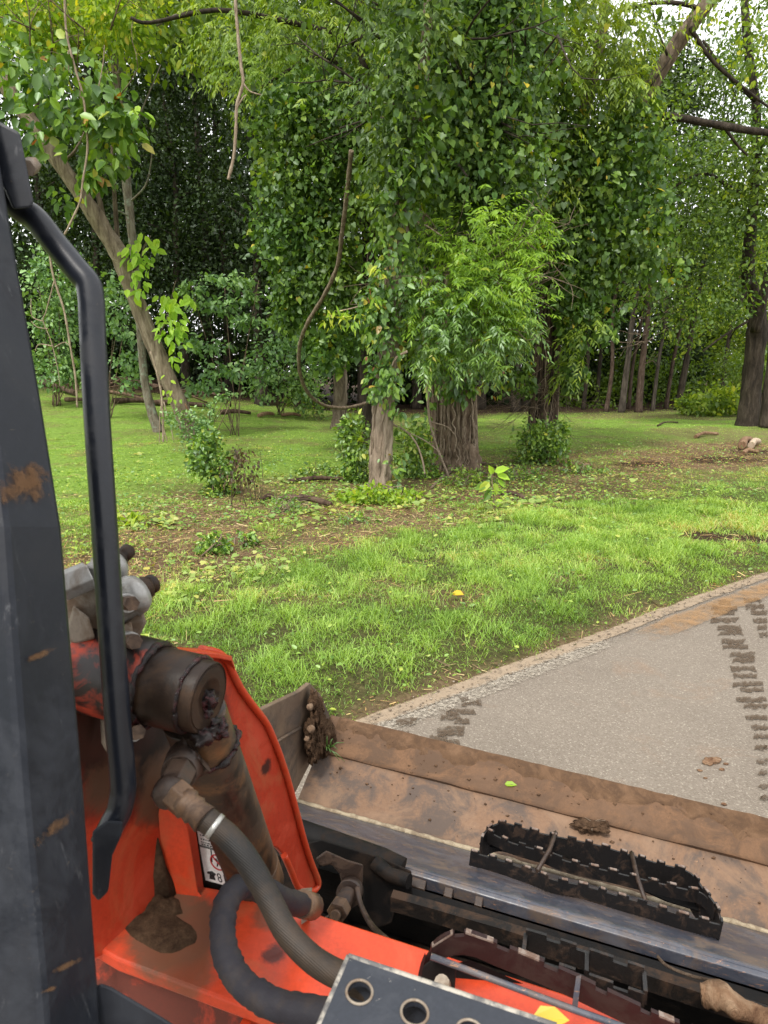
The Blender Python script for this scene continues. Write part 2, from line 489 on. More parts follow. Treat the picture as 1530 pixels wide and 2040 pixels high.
ii = (np.arange(ny - 1)[:, None] * nx + np.arange(nx - 1)[None]).ravel()
T = np.vstack([np.stack([ii, ii + 1, ii + nx + 1], 1), np.stack([ii, ii + nx + 1, ii + nx], 1)])
m, nt, out = mat_new('ground_soil_and_turf')
p = gpos(nt)
gcol = ramp_n(nt, noise_n(nt, p, 26, 8, .75), [(.3, (.022, .020, .009)), (.5, (.060, .062, .022)), (.7, (.13, .125, .048))])
farc = ramp_n(nt, noise_n(nt, p, 9, 8, .75), [(.3, (.09, .145, .024)), (.5, (.155, .25, .042)), (.7, (.24, .345, .07))])
gcol = mix_n(nt, attr_n(nt, 'lawn'), gcol, farc)
scol = ramp_n(nt, noise_n(nt, p, 22, 8, .75, .5), [(.3, (.045, .028, .016)), (.5, (.15, .098, .058)), (.72, (.30, .215, .13))])
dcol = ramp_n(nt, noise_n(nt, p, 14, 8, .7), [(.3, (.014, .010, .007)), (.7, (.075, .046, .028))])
sm = math_n(nt, 'MULTIPLY', attr_n(nt, 'straw'), 1.0)
col = mix_n(nt, sm, gcol, scol)
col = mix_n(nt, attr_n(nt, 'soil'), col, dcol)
pbr(nt, out, col, .95, 0, bump_n(nt, noise_n(nt, p, 30, 8, .75), .9, .03), .1)
M_ground = m
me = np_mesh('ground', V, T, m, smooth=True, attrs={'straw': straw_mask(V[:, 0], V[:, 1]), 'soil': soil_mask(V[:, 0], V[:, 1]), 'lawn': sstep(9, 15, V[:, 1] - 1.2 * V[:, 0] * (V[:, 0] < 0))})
link('ground', me, kind='structure')

# ---- road: old pale asphalt with a ragged edge
def asphalt_mat():
    m, nt, out = mat_new('old_asphalt')
    p = gpos(nt)
    v = nt.nodes.new('ShaderNodeTexVoronoi'); v.inputs['Scale'].default_value = 150; nt.links.new(p, v.inputs['Vector'])
    vc = nt.nodes.new('ShaderNodeSeparateColor'); nt.links.new(v.outputs['Color'], vc.inputs[0])
    base = ramp_n(nt, noise_n(nt, p, 1.3, 6, .65), [(.25, (.168, .137, .107)), (.75, (.234, .195, .154))])
    agg = ramp_n(nt, vc.outputs[0], [(0, (.09, .076, .062)), (.45, (.165, .145, .122)), (.90, (.21, .185, .155)), (.97, (.40, .37, .31))])
    col = mix_n(nt, .42, base, agg)
    red = ramp_n(nt, noise_n(nt, p, 2.1, 7, .7, .5), [(.56, 0.), (.72, 1.)])
    col = mix_n(nt, math_n(nt, 'MULTIPLY', red, .35), col, (.26, .15, .085))
    h = math_n(nt, 'ADD', noise_n(nt, p, 130, 3, .6), math_n(nt, 'MULTIPLY', v.outputs['Distance'], -1.2))
    pbr(nt, out, col, .88, 0, bump_n(nt, h, .7, .006), .3)
    return m
M_asphalt = asphalt_mat()
ts = np.concatenate([np.arange(-90, -4, 2.0), np.arange(-4, 12, .06), np.arange(12, 120, 2.0)])
ew = edge_wob(ts)
inner = [0.0, .25, .6, 1.2, 2.5, 4.5, 6.6]
V = []
for k, s in enumerate(inner):
    off = (ew if k == 0 else ew * 0) - s
    pts = E0[None, :2] + ts[:, None] * RD[None, :2] + off[:, None] * RN[None, :2]
    z = np.full(len(ts), 0.0) + .05 * math.sin(min(s, 6.6) / 6.6 * math.pi) * 0.6
    if k == 0: z -= .012
    V.append(np.column_stack([pts, z]))
k0 = len(ts)
V.append(V[0] - np.array([0, 0, .08]))
V = np.vstack(V)
F = []
idx = np.arange(k0 - 1)
tt = []
order = [len(inner)] + list(range(len(inner)))
for a, b in zip(order[:-1], order[1:]):
    A = a * k0 + idx; B = b * k0 + idx
    tt += [np.stack([A, B, B + 1], 1), np.stack([A, B + 1, A + 1], 1)]
T = np.vstack(tt)[:, ::-1]
link('road', np_mesh('road', V, T, M_asphalt, smooth=True), kind='structure')
def road_z(s): return .03 * math.sin(min(max(-s, 0), 6.6) / 6.6 * math.pi) if s > -6.6 else 0.

def worn_sheet_mat(name, col, col2, thr, sc, soft=.1, amt=1.0, edge=True):
    """dust or worn paint lying on the asphalt: bare where it has gone"""
    m, nt, out = mat_new(name)
    p = gpos(nt)
    n1 = noise_n(nt, p, sc, 9, .75, .3)
    k = n1
    if edge:
        k = math_n(nt, 'ADD', n1, math_n(nt, 'MULTIPLY', math_n(nt, 'SUBTRACT', attr_n(nt, 'rnd'), 1.0), .55))
    mk = math_n(nt, 'MULTIPLY', ramp_n(nt, k, [(thr, 0.), (thr + soft, 1.)]), amt)
    c = mix_n(nt, noise_n(nt, p, sc * 3, 6), col, col2)
    b = nt.nodes.new('ShaderNodeBsdfDiffuse'); nt.links.new(c, b.inputs[0])
    t = nt.nodes.new('ShaderNodeBsdfTransparent')
    x = nt.nodes.new('ShaderNodeMixShader'); nt.links.new(mk, x.inputs[0]); nt.links.new(t.outputs[0], x.inputs[1]); nt.links.new(b.outputs[0], x.inputs[2])
    nt.links.new(x.outputs[0], out.inputs[0])
    return m
def road_strip(name, t0, t1, sA, sB, lift, mat, cols=6, wob=1.0, **kw):
    """thin sheet along the road between offsets sA > sB from the asphalt edge; rnd fades to its borders"""
    t = np.arange(t0, t1, .06); n = len(t); V = []; R = []
    for j in range(cols + 1):
        u = j / cols; s = sA + (sB - sA) * u
        off = s + edge_wob(t) * wob * max(0, 1 + s / .6)
        pts = E0[None, :2] + t[:, None] * RD[None, :2] + off[:, None] * RN[None, :2]
        zz = np.array([road_z(float(o)) for o in off]) + lift - .012 * np.clip(1 + off / .25, 0, 1)
        V.append(np.column_stack([pts, zz]))
        fade = min(1, 4 * u * (1 - u) * 1.6)
        R.append(np.full(n, fade) * np.clip(np.minimum(t - t0, t1 - t) / .8, 0, 1))
    i = np.arange(n - 1); tt = []
    for j in range(cols):
        A = j * n + i; B = A + n
        tt += [np.stack([A, B, B + 1], 1), np.stack([A, B + 1, A + 1], 1)]
    return link(name, np_mesh(name, np.vstack(V), np.vstack(tt)[:, ::-1], mat, np.concatenate(R), smooth=True), **kw)
M_line = worn_sheet_mat('worn_white_line', (.46, .42, .35), (.30, .26, .21), .43, 52, .18, .8)
M_dust = worn_sheet_mat('pale_grit', (.27, .205, .145), (.33, .265, .195), .28, 14, .22, .85)
M_clay = worn_sheet_mat('orange_clay', (.36, .20, .082), (.30, .19, .105), .26, 9, .34, .6)
road_strip('shoulder_grit', -3.5, 14, .03, -.13, .006, M_dust, kind='structure')
road_strip('road_edge_line', -3.0, 2.7, -.06, -.26, .010, M_line, kind='structure')
road_strip('clay_streak', 1.75, 4.9, -.12, -.40, .014, M_clay, kind='structure')

# ---- tread prints left in wet mud on the asphalt
M_print = worn_sheet_mat('damp_mud_print', (.062, .046, .033), (.11, .08, .056), .41, 55, .10, .8, edge=False)
def print_trail(bars, label):
    c0 = Hp(bars[0][0], bars[0][1], .02)
    root = thing('mud_print', c0, label, 'mud print', 'tread prints on the road')
    for i, (x0, y0, x1, y1) in enumerate(bars):
        # each lug print is a low crust of mud with a ragged outline
        pts = []
        N = 9
        for k in range(N): pts.append((x0 + (x1 - x0) * k / (N - 1), y0 + random.uniform(-2.6, 2.2)))
        for k in range(N): pts.append((x1 - (x1 - x0) * k / (N - 1), y1 + random.uniform(-2.2, 2.6)))
        poly = [Hp(a + random.uniform(-4, 4), b, .030) for a, b in pts]
        for q in poly: q[2] = road_z(float(road_s(q[0], q[1]))) + .0065
        mb = MB(); n = len(poly); top = [q + UP * .0015 for q in poly]
        mb.add(poly + top, [tuple(range(2 * n - 1, n - 1, -1))] + [(j, (j + 1) % n, n + (j + 1) % n, n + j) for j in range(n)])
        me = mb.mesh('tread_mark', M_print, c0)
        link('tread_mark', me, root)
def cr(x, y): return 700 + x * .5425, 1100 + y * .5425
bl = []
for (a, b, c, d) in ((132, 646, 212, 662), (145, 668, 185, 684), (165, 596, 238, 622), (398, 520, 436, 534), (410, 534, 472, 550),
                     (350, 562, 455, 584), (326, 584, 400, 602), (380, 600, 432, 618), (318, 630, 416, 660), (285, 660, 350, 684), (335, 680, 396, 702)):
    x, y = cr(a, b); u, w = cr(c, d); bl.append((x, y, u, w))
print_trail(bl, 'short cluster of dark tread prints beside the white road edge line')
br = []
for (a, b, w_) in ((1352, 168, 45), (1322, 188, 92), (1336, 205, 70), (1325, 232, 95), (1340, 262, 90), (1352, 280, 85), (1355, 312, 90), (1362, 330, 95), (1390, 362, 90), (1400, 380, 85),
                   (1392, 414, 95), (1405, 440, 90), (1402, 470, 105), (1425, 492, 90), (1420, 528, 110), (1440, 552, 90), (1445, 596, 85), (1466, 630, 64), (1478, 664, 52), (1485, 706, 45), (1492, 756, 38), (1498, 798, 32), (1497, 848, 33), (1503, 892, 27)):
    x, y = cr(a, b); br.append((x, y, x + w_ * .5425, y + 8.5))
print_trail(br, 'long curving trail of brown tread prints at the right edge of the road')
b3 = []
for (a, b, w_) in ((1445, 160, 60), (1452, 185, 70), (1470, 205, 60), (1478, 236, 52), (1492, 262, 38), (1500, 288, 30)):
    x, y = cr(a, b); b3.append((x, y, x + w_ * .5425, y + 8))
print_trail(b3, 'faint second row of tread prints right of the long brown trail')

# ---- grass: every blade is geometry
def frustum(x, y, mrg=1.18, extra=.8): return np.abs(x) < (.5625 * y * 1.04 * mrg + extra)
def blades(n_try, y0, y1, dens):
    hw = lambda yy: .69 * yy + .85
    n_try = int(n_try * 2 * hw(y1) / 40)
    y = rng.uniform(y0, y1, n_try); y = y[rng.random(n_try) < hw(y) / hw(y1)]; x = rng.uniform(-1, 1, len(y)) * hw(y)
    k = (road_s(x, y) > -.035 + edge_wob(road_t(x, y)))
    x, y = x[k], y[k]
    k = rng.random(len(x)) < dens(x, y)
    return x[k], y[k]
def blade_mesh(x, y, h, w, lean, rnd, simple=False):
    n = len(x); z = terrain(x, y) - .008
    a = rng.uniform(0, 2 * math.pi, n); b = rng.uniform(0, 2 * math.pi, n)
    side = np.column_stack([np.cos(a), np.sin(a), a * 0]); dirn = np.column_stack([np.cos(b), np.sin(b), b * 0])
    B = np.column_stack([x, y, z])
    mid = B + np.column_stack([0 * h, 0 * h, h * .62]) + dirn * (h * lean * .35)[:, None]
    tip = B + np.column_stack([0 * h, 0 * h, h * (1.0 - .45 * lean)]) + dirn * (h * lean * 1.0)[:, None]
    W = side * (w / 2)[:, None]
    if simple:
        V = np.stack([B - W, B + W, tip], 1).reshape(-1, 3); return V, np.arange(3 * n).reshape(-1, 3), np.repeat(rnd, 3)
    V = np.stack([B - W, B + W, mid - W * .8, mid + W * .8, tip], 1).reshape(-1, 3)
    tf = np.array([(0, 1, 3), (0, 3, 2), (2, 3, 4)])
    T = (tf[None] + (np.arange(n) * 5)[:, None, None]).reshape(-1, 3)
    return V, T, np.repeat(rnd, 5)
M_grass = leaf_mat('grass_blades', [(0, (.09, .17, .030)), (.35, (.21, .35, .066)), (.68, (.34, .50, .125)), (.86, (.46, .60, .21)), (.93, (.55, .54, .24)), (1, (.60, .46, .24))], .42, .5, .03, gain=1.2, yel=.25)
Vs, Ts, Rs, off = [], [], [], 0; NB = []
for (ntry, y0, y1, base) in ((1440000, 2.6, 9, 1.0), (1500000, 9, 16, .45), (1300000, 16, 33, .34)):
    def dens(x, y):
        st = straw_mask(x, y); so = soil_mask(x, y); s = road_s(x, y)
        return base * (1 - .82 * st) * (1 - .95 * so) * (.25 + .80 * sstep(.25, .60, fbm(x, y, .30))) * (.6 + .4 * sstep(0, .25, s))
    x, y = blades(ntry, y0, y1, dens)
    s = road_s(x, y)
    lush = sstep(.1, .6, s) * (1 - sstep(2.4, 3.6, s))
    # clumps: some spots stand taller
    tall = sstep(.55, .75, fbm(x, y, .45))
    tuft = sstep(.40, .75, vnoise(x, y, .16))
    h = (.030 + .055 * rng.random(len(x))) * (.7 + .55 * lush + .6 * tall * lush) * (.6 + .8 * tuft)
    w = np.clip(.0044 * (y / 6.0) ** .95, .0040, .03) * (.7 + .7 * rng.random(len(x)))
    lean = .45 + 1.2 * rng.random(len(x))
    tone = fbm(x + 3, y - 8, 1.1)
    r = np.clip(rng.random(len(x)) * .60 + (tone - .40) * .9 + .10 * lush - .02 + .25 * straw_mask(x, y) + .18 * (tuft - .4), 0, 1)
    V_, T_, R_ = blade_mesh(x, y, h, w, lean, r, y0 > 8.5); NB.append(len(x))
    Vs.append(V_); Ts.append(T_ + off); Rs.append(R_); off += len(V_)
gr = np_mesh('grass', np.vstack(Vs), np.vstack(Ts), M_grass, np.concatenate(Rs))
props(link('grass', gr), 'bright green grass of the road verge and the lawn behind', 'grass', None, 'stuff')
N_BLADES = NB

# low broad weeds and clover among the grass
M_weed = leaf_mat('weed_leaves', [(0, (.07, .15, .024)), (.5, (.14, .26, .045)), (.85, (.23, .37, .07)), (1, (.40, .44, .10))], .4, .45, .05, gain=1.25)
bag = LeafBag()
x, y = blades(150000, 2.6, 17, lambda x, y: .60 * (.25 + 1.1 * sstep(.5, .68, fbm(x - 4, y + 2, .8))) * (1 - .6 * soil_mask(x, y)) * np.clip(7 / y, .3, 1) * (1 - .85 * sstep(9, 13, y)))
n = len(x); a = rng.uniform(0, 6.283, n)
C = np.column_stack([x, y, terrain(x, y) + .01 + .06 * rng.random(n)])
bag.put(C, np.column_stack([np.cos(a), np.sin(a), rng.uniform(-.1, .5, n)]), np.column_stack([rng.normal(size=n) * .4, rng.normal(size=n) * .4 - .25, np.ones(n)]), (.022 + .035 * rng.random(n)) * np.clip(y / 7, .8, 1.2), 'ovate')
props(bag.build('weeds', M_weed, None), 'low broad leaved weeds and clover among the verge grass', 'weeds', None, 'stuff')

# mown debris: dry stems and shredded stalks lying about
M_straw = leaf_mat('dry_stalks', [(0, (.09, .045, .022)), (.4, (.24, .14, .075)), (.75, (.42, .29, .17)), (1, (.56, .45, .30))], .1, .6, .04, gain=1.0)
x, y = blades(420000, 3, 17, lambda x, y: .9 * straw_mask(x, y) ** 1.2 * np.clip(9 / y, .35, 1))
k = road_s(x, y) > .05; x, y = x[k], y[k]
n = len(x); a = rng.uniform(0, 6.283, n)
d = np.column_stack([np.cos(a), np.sin(a), rng.normal(size=n) * .16]); C = np.column_stack([x, y, terrain(x, y) + .006 + .035 * rng.random(n) ** 2])
L = (.025 + .13 * rng.random(n) ** 3); w = .0016 + .0022 * rng.random(n)
sd = np.column_stack([-np.sin(a), np.cos(a), rng.normal(size=n) * .5]) * w[:, None]
Vv = np.stack([C - sd, C + sd, C + d * L[:, None] + sd * .6, C + d * L[:, None] - sd * .6], 1).reshape(-1, 3)
Tt = (np.array([(0, 1, 2), (0, 2, 3)])[None] + (np.arange(n) * 4)[:, None, None]).reshape(-1, 3)
props(link('mown_debris', np_mesh('mown_debris', Vv, Tt, M_straw, np.repeat(rng.random(n), 4))), 'brown dry stalks and clippings lying on the mown strip', 'debris', None, 'stuff')

# pale torn vine leaves wilting on the ground
M_wilt = leaf_mat('wilted_leaves', [(0, (.16, .26, .06)), (.6, (.30, .40, .11)), (1, (.46, .42, .12))], .3, .6, .05, gain=1.0)
bag = LeafBag()
for (px, py, rx, ry, n) in ((450, 1140, 130, 30, 110), (350, 1190, 60, 25, 40), (640, 1030, 90, 22, 70), (790, 1000, 90, 18, 70), (270, 1045, 60, 18, 60), (330, 1050, 40, 15, 30),
                            (1020, 1010, 60, 14, 30), (1090, 1000, 40, 12, 20), (560, 960, 120, 25, 40), (700, 985, 60, 14, 50), (300, 930, 90, 30, 25), (1180, 950, 110, 20, 16), (950, 1040, 120, 20, 25)):
    for k in range(n):
        g = Gp(px + random.gauss(0, .5) * rx, py + random.gauss(0, .5) * ry)
        aa = random.uniform(0, 6.28)
        bag.put(np.array([g + UP * random.uniform(.01, .06)]), np.array([[math.cos(aa), math.sin(aa), random.uniform(-.2, .3)]]), np.array([[random.gauss(0, .4), random.gauss(-.3, .4), 1.]]), np.array([random.uniform(.05, .12) * min(1., g[1] / 9)]), 'heart')
props(bag.build('wilted_leaves', M_wilt, None), 'pale torn vine leaves wilting on the mown strip', 'leaves', None, 'stuff')

# tangle of small regrowth over the mown strip and round the tree feet
bag = LeafBag()
x, y = blades(170000, 5, 17, lambda x, y: .8 * sstep(2.4, 3.4, road_s(x, y)) * sstep(-6.5, -3, x) * sstep(.44, .62, fbm(x + 21, y - 3, .75)) * (1 - .8 * soil_mask(x, y)) * np.clip(9 / y, .4, 1))
n = len(x); a = rng.uniform(0, 6.283, n); hh = sstep(.50, .80, fbm(x + 21, y - 3, .75))
C = np.column_stack([x, y, terrain(x, y) + .01 + (.05 + .22 * hh) * rng.random(n)])
bag.put(C, np.column_stack([np.cos(a), np.sin(a), rng.uniform(-.4, .5, n)]), np.column_stack([rng.normal(size=n) * .5, rng.normal(size=n) * .5 - .3, np.ones(n)]), .022 + .036 * rng.random(n), 'ovate')
props(bag.build('regrowth', M_weed, None), 'tangled small green regrowth over the mown strip', 'weeds', None, 'stuff')

# loose grit along the ragged asphalt edge
def pebbles(P, R, name, mat, label, cat):
    n = len(P); oct_v = np.array([[1, 0, 0], [-1, 0, 0], [0, 1, 0], [0, -1, 0], [0, 0, .7], [0, 0, -.7]], float)
    oct_f = np.array([(0, 2, 4), (2, 1, 4), (1, 3, 4), (3, 0, 4), (2, 0, 5), (1, 2, 5), (3, 1, 5), (0, 3, 5)])
    V = P[:, None, :] + oct_v[None] * R[:, None, None] * (.6 + .8 * rng.random((n, 6, 1)))
    T = (oct_f[None] + (np.arange(n) * 6)[:, None, None]).reshape(-1, 3)
    props(link(name, np_mesh(name, V.reshape(-1, 3), T, mat, np.repeat(rng.random(n), 6))), label, cat, None, 'stuff')
m, nt, out = mat_new('road_grit')
pbr(nt, out, ramp_n(nt, attr_n(nt, 'rnd'), [(0, (.07, .05, .035)), (.5, (.20, .15, .105)), (1, (.36, .31, .25))]), .9)
M_grit = m
tg = rng.uniform(-1.5, 8, 1500); sg = -.02 - np.abs(rng.normal(size=1500)) * .09 + .05 * (rng.random(1500) < .3)
P = np.column_stack([E0[0] + tg * RD[0] + sg * RN[0], E0[1] + tg * RD[1] + sg * RN[1], np.array([road_z(float(q)) for q in sg]) + .004])
pebbles(P, .0025 + .006 * rng.random(1500) ** 3, 'road_grit', M_grit, 'fine loose grit along the ragged road edge', 'grit')

# ================================================================== TREES AND PLANTS
B_grey = bark_mat('furrowed_grey_bark', (.045, .033, .024), (.17, .13, .095), (.33, .27, .205))
B_pale = bark_mat('pale_grey_bark', (.075, .056, .04), (.25, .195, .145), (.42, .35, .27))
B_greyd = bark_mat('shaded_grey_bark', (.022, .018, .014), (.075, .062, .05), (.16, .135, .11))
B_lichen = bark_mat('lichen_bark', (.07, .055, .04), (.19, .165, .125), (.31, .29, .23), moss=(.25, .29, .23), sc=14)
B_brown = bark_mat('brown_bark', (.045, .031, .022), (.165, .118, .08), (.31, .235, .17))
B_dark = bark_mat('dark_bark', (.012, .010, .008), (.045, .035, .026), (.10, .08, .06))
B_red = bark_mat('cedar_bark', (.028, .019, .014), (.085, .058, .043), (.16, .12, .095), sc=16)
B_vine = bark_mat('vine_stem', (.07, .05, .035), (.19, .145, .10), (.33, .27, .20), sc=25)
B_vinel = bark_mat('pale_vine_stem', (.14, .10, .07), (.33, .26, .19), (.48, .40, .31), sc=30)
B_vined = bark_mat('brown_vine_stem', (.03, .02, .014), (.10, .07, .048), (.20, .15, .11), sc=25)
W_wood = bark_mat('rotting_log', (.018, .011, .008), (.075, .048, .032), (.18, .125, .085), sc=8)
W_split = bark_mat('split_wood', (.10, .05, .028), (.24, .145, .085), (.40, .29, .19), sc=20)
W_peel = bark_mat('peeled_log', (.06, .035, .022), (.17, .11, .07), (.30, .22, .15), sc=12)

def warm(stops, r=1.0, g=1.0, b=1.0): return [(p_, (c_[0] * r, c_[1] * g, c_[2] * b)) for p_, c_ in stops]
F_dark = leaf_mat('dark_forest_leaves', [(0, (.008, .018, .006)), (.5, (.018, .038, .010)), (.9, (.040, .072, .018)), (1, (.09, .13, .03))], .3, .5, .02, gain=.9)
F_mid = leaf_mat('forest_leaves', [(0, (.028, .055, .010)), (.5, (.065, .12, .020)), (.9, (.13, .21, .032)), (1, (.24, .30, .05))], .48, .5, .03, gain=1.4)
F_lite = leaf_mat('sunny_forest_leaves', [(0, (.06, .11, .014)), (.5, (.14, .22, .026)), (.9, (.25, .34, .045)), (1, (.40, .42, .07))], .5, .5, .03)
F_vine = leaf_mat('vine_leaves', [(0, (.030, .068, .014)), (.5, (.062, .13, .026)), (.9, (.12, .21, .042)), (.985, (.18, .28, .05)), (1, (.48, .38, .05))], .42, .45, .03, gain=1.32)
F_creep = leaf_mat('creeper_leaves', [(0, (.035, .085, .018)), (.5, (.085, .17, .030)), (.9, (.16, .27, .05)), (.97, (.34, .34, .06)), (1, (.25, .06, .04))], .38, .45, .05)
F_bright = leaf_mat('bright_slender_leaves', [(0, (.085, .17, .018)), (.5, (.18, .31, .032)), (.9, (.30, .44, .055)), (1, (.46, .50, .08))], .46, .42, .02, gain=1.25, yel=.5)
F_yel = leaf_mat('yellowing_leaves', [(0, (.12, .21, .025)), (.5, (.25, .37, .045)), (.9, (.42, .50, .075)), (1, (.62, .50, .10))], .58, .5, .02, gain=1.3, yel=.3)
F_shrub = leaf_mat('shrub_leaves', [(0, (.05, .11, .045)), (.5, (.11, .21, .085)), (1, (.20, .33, .14))], .3, .5, .05)
F_low = leaf_mat('low_bush_leaves', [(0, (.045, .10, .020)), (.5, (.11, .20, .036)), (.92, (.20, .33, .06)), (1, (.40, .42, .09))], .38, .45, .05)
def leaf_mat_obj(name, stops, **kw):
    m = leaf_mat(name, stops, **kw)
    for n in m.node_tree.nodes:
        if n.type == 'ATTRIBUTE':
            oi = m.node_tree.nodes.new('ShaderNodeObjectInfo')
            for l in list(n.outputs['Fac'].links): m.node_tree.links.new(oi.outputs['Random'], l.to_socket)
            break
    return m
L_big = leaf_mat_obj('big_tree_leaf', [(0, (.045, .10, .018)), (.5, (.09, .18, .028)), (.9, (.18, .30, .045)), (1, (.44, .44, .05))], transl=.5)
L_sprout = leaf_mat_obj('fresh_sprout_leaf', [(0, (.17, .31, .03)), (.5, (.26, .43, .05)), (1, (.38, .54, .08))], transl=.5)
L_heart = leaf_mat_obj('heart_vine_leaf', [(0, (.05, .115, .030)), (.5, (.085, .17, .040)), (.96, (.15, .25, .055)), (1, (.42, .36, .06))], transl=.35, gloss=.02)
L_yellow = leaf_mat_obj('fallen_yellow_leaf', [(0, (.62, .42, .05)), (1, (.66, .48, .08))], transl=.3, gain=1.)

def unit_leaf(kind, mat, name):
    tv, tf = LEAF[kind]
    me = bpy.data.meshes.new(name); me.from_pydata([tuple(v) for v in tv], [], [tuple(t) for t in tf]); me.materials.append(mat); me.update()
    return me
ME_big = unit_leaf('ovate', L_big, 'leaf'); ME_sprout = unit_leaf('ovate', L_sprout, 'leaf'); ME_heart = unit_leaf('heart', L_heart, 'leaf'); ME_yel = unit_leaf('ovate', L_yellow, 'leaf')
from mathutils import Matrix
def leaf_obj(me, c, tip, nrm, size, parent, name='leaf'):
    t = norm(np.array(tip, float)); s = norm(np.cross(np.array(nrm, float), t)); w = np.cross(t, s)
    o = bpy.data.objects.new(name, me); COL.objects.link(o)
    if parent is not None: o.parent = parent; c = np.array(c) - LOC[parent.name]
    M = Matrix(((t[0] * size, s[0] * size, w[0] * size, c[0]), (t[1] * size, s[1] * size, w[1] * size, c[1]), (t[2] * size, s[2] * size, w[2] * size, c[2]), (0, 0, 0, 1)))
    o.matrix_basis = M
    return o
def leaf_spray(me, px, py, Y, rx, ry, dep, n, size, parent, droop=.9):
    m = Y / FPX / CP; c = At(px, py, Y)
    for i in range(n):
        d = norm(np.array([random.gauss(0, 1), random.gauss(0, 1), random.gauss(0, 1)])) * (random.random() ** .45)
        p = c + d * np.array([rx * m, dep, ry * m])
        tip = np.array([random.gauss(0, .5) + d[0] * .8, random.gauss(-.3, .4), random.gauss(0, .35) - droop])
        nr = np.array([random.gauss(0, .5), -1 + random.gauss(0, .4), random.gauss(.6, .4)])
        leaf_obj(me, p, tip, nr, size * random.uniform(.65, 1.25), parent)

def trunk_pts(px_list, Y0, Y1=None, n=7):
    """photograph outline of a stem at true distance, base first"""
    Y1 = Y0 if Y1 is None else Y1; k = len(px_list)
    return spline([At(x, y, Y0 + (Y1 - Y0) * i / (k - 1)) for i, (x, y) in enumerate(px_list)], n)
def stem(parent, name, pts, radii, mat, n=14, rough=.18, flare=0., seed=None, furrow=0., **kw):
    rad = lerp_list(radii, len(pts))
    if flare:
        for i in range(len(pts)):
            hgt = np.linalg.norm(pts[i] - pts[0]); rad[i] *= 1 + flare * math.exp(-hgt / .35)
    mb = MB(); mb.tube(pts, rad, n, True, rough, seed if seed is not None else random.randint(0, 999), furrow)
    return mb.build(name, mat, parent, **kw)
def twigs_into(mb, p0, d, L, r, depth=2):
    d = norm(d)
    pts = [p0]; q = p0.copy(); dd = d.copy()
    for i in range(4):
        dd = norm(dd + np.array([random.gauss(0, .18), random.gauss(0, .18), random.gauss(0, .15)])); q = q + dd * L / 4; pts.append(q)
    mb.tube(pts, [r * (1 - .16 * i) for i in range(5)], 5 if r < .03 else 7)
    if depth:
        for k in range(3):
            i = random.randint(1, 4)
            twigs_into(mb, pts[i], dd + np.array([random.gauss(0, .7), random.gauss(0, .7), random.gauss(.1, .5)]), L * random.uniform(.45, .7), r * .5, depth - 1)
M_PX = lambda px, Y: px * Y / FPX      # photograph pixels to metres at a distance

# ------------------------------------------------------------ leaning tree on the left
b = Gp(382, 872); YL = b[1]
t = thing('leaning_tree', b, 'brown leaning tree on the lawn, its trunk slanting up to the left', 'tree')
lean_px = [(385, 880), (365, 825), (335, 755), (303, 680), (272, 600), (248, 540), (228, 492), (170, 400), (108, 308), (40, 212), (-20, 130), (-110, 20), (-180, -80)]
pts = trunk_pts(lean_px, YL, YL - 1.5)
stem(t, 'trunk', pts, [M_PX(r * .84, YL) for r in (21, 19, 18, 17, 16.5, 17, 18, 16, 15, 15, 14, 12, 9)], B_pale, 30, .2, .15, furrow=.10)
for q, r in (([(214, 470), (203, 420), (188, 350), (176, 270), (160, 180)], 5.5), ([(236, 500), (230, 420), (226, 350), (222, 250)], 5), ([(305, 690), (330, 640), (345, 580), (350, 560)], 1.6), ([(120, 325), (150, 300), (180, 240)], 3),
             ([(252, 545), (275, 530), (288, 490), (300, 470)], 2), ([(60, 240), (90, 180), (140, 120), (170, 60)], 4)):
    stem(t, 'limb', trunk_pts(q, YL - .4, YL - .6, 4), [M_PX(r, YL), M_PX(r * .55, YL)], B_grey, 8, .1)
mb = MB()     # split bark standing off the foot of the trunk
for (x0, y0, x1, y1) in ((352, 775, 372, 830), (357, 782, 383, 842)):
    mb.tube([At(x0, y0, YL - .2), At((x0 + x1) / 2 + 2, (y0 + y1) / 2, YL - .24), At(x1, y1, YL - .2)], [.012, .03, .02], 6)
mb.build('split_bark', W_split, t)
leaf_spray(ME_sprout, 282, 495, YL - .9, 44, 34, .35, 34, .24, t)
leaf_spray(ME_sprout, 275, 550, YL - .9, 28, 45, .3, 30, .22, t)
leaf_spray(ME_sprout, 345, 600, YL - .8, 44, 20, .35, 18, .28, t)
leaf_spray(ME_sprout, 343, 660, YL - .8, 30, 70, .35, 66, .21, t)
leaf_spray(ME_sprout, 345, 775, YL - .8, 22, 35, .25, 10, .14, t)
leaf_spray(ME_big, 122, 400, YL - 1.6, 28, 30, .3, 18, .24, t)
leaf_spray(ME_big, 130, 190, YL - 2.4, 100, 75, .8, 55, .26, t)
leaf_spray(ME_big, 215, 260, YL - 2.2, 50, 75, .6, 45, .26, t)
leaf_spray(ME_sprout, 270, 225, YL - 1.8, 18, 14, .3, 6, .24, t)
bag = LeafBag()
for a in ((60, 140, 85, 55, .8, 170), (130, 190, 110, 85, 1.0, 330), (215, 250, 55, 85, .8, 260), (80, 280, 40, 30, .5, 70), (190, 330, 40, 40, .5, 90)):
    pxblob(bag, a[0], a[1], YL - 2.0, a[2], a[3], a[4], a[5], .25, 'ovate', face=.55, droop=.9, per=6, spread=.6, shell=.3)
bag.build('leaves', F_creep, t, kind='stuff')
bag = LeafBag()
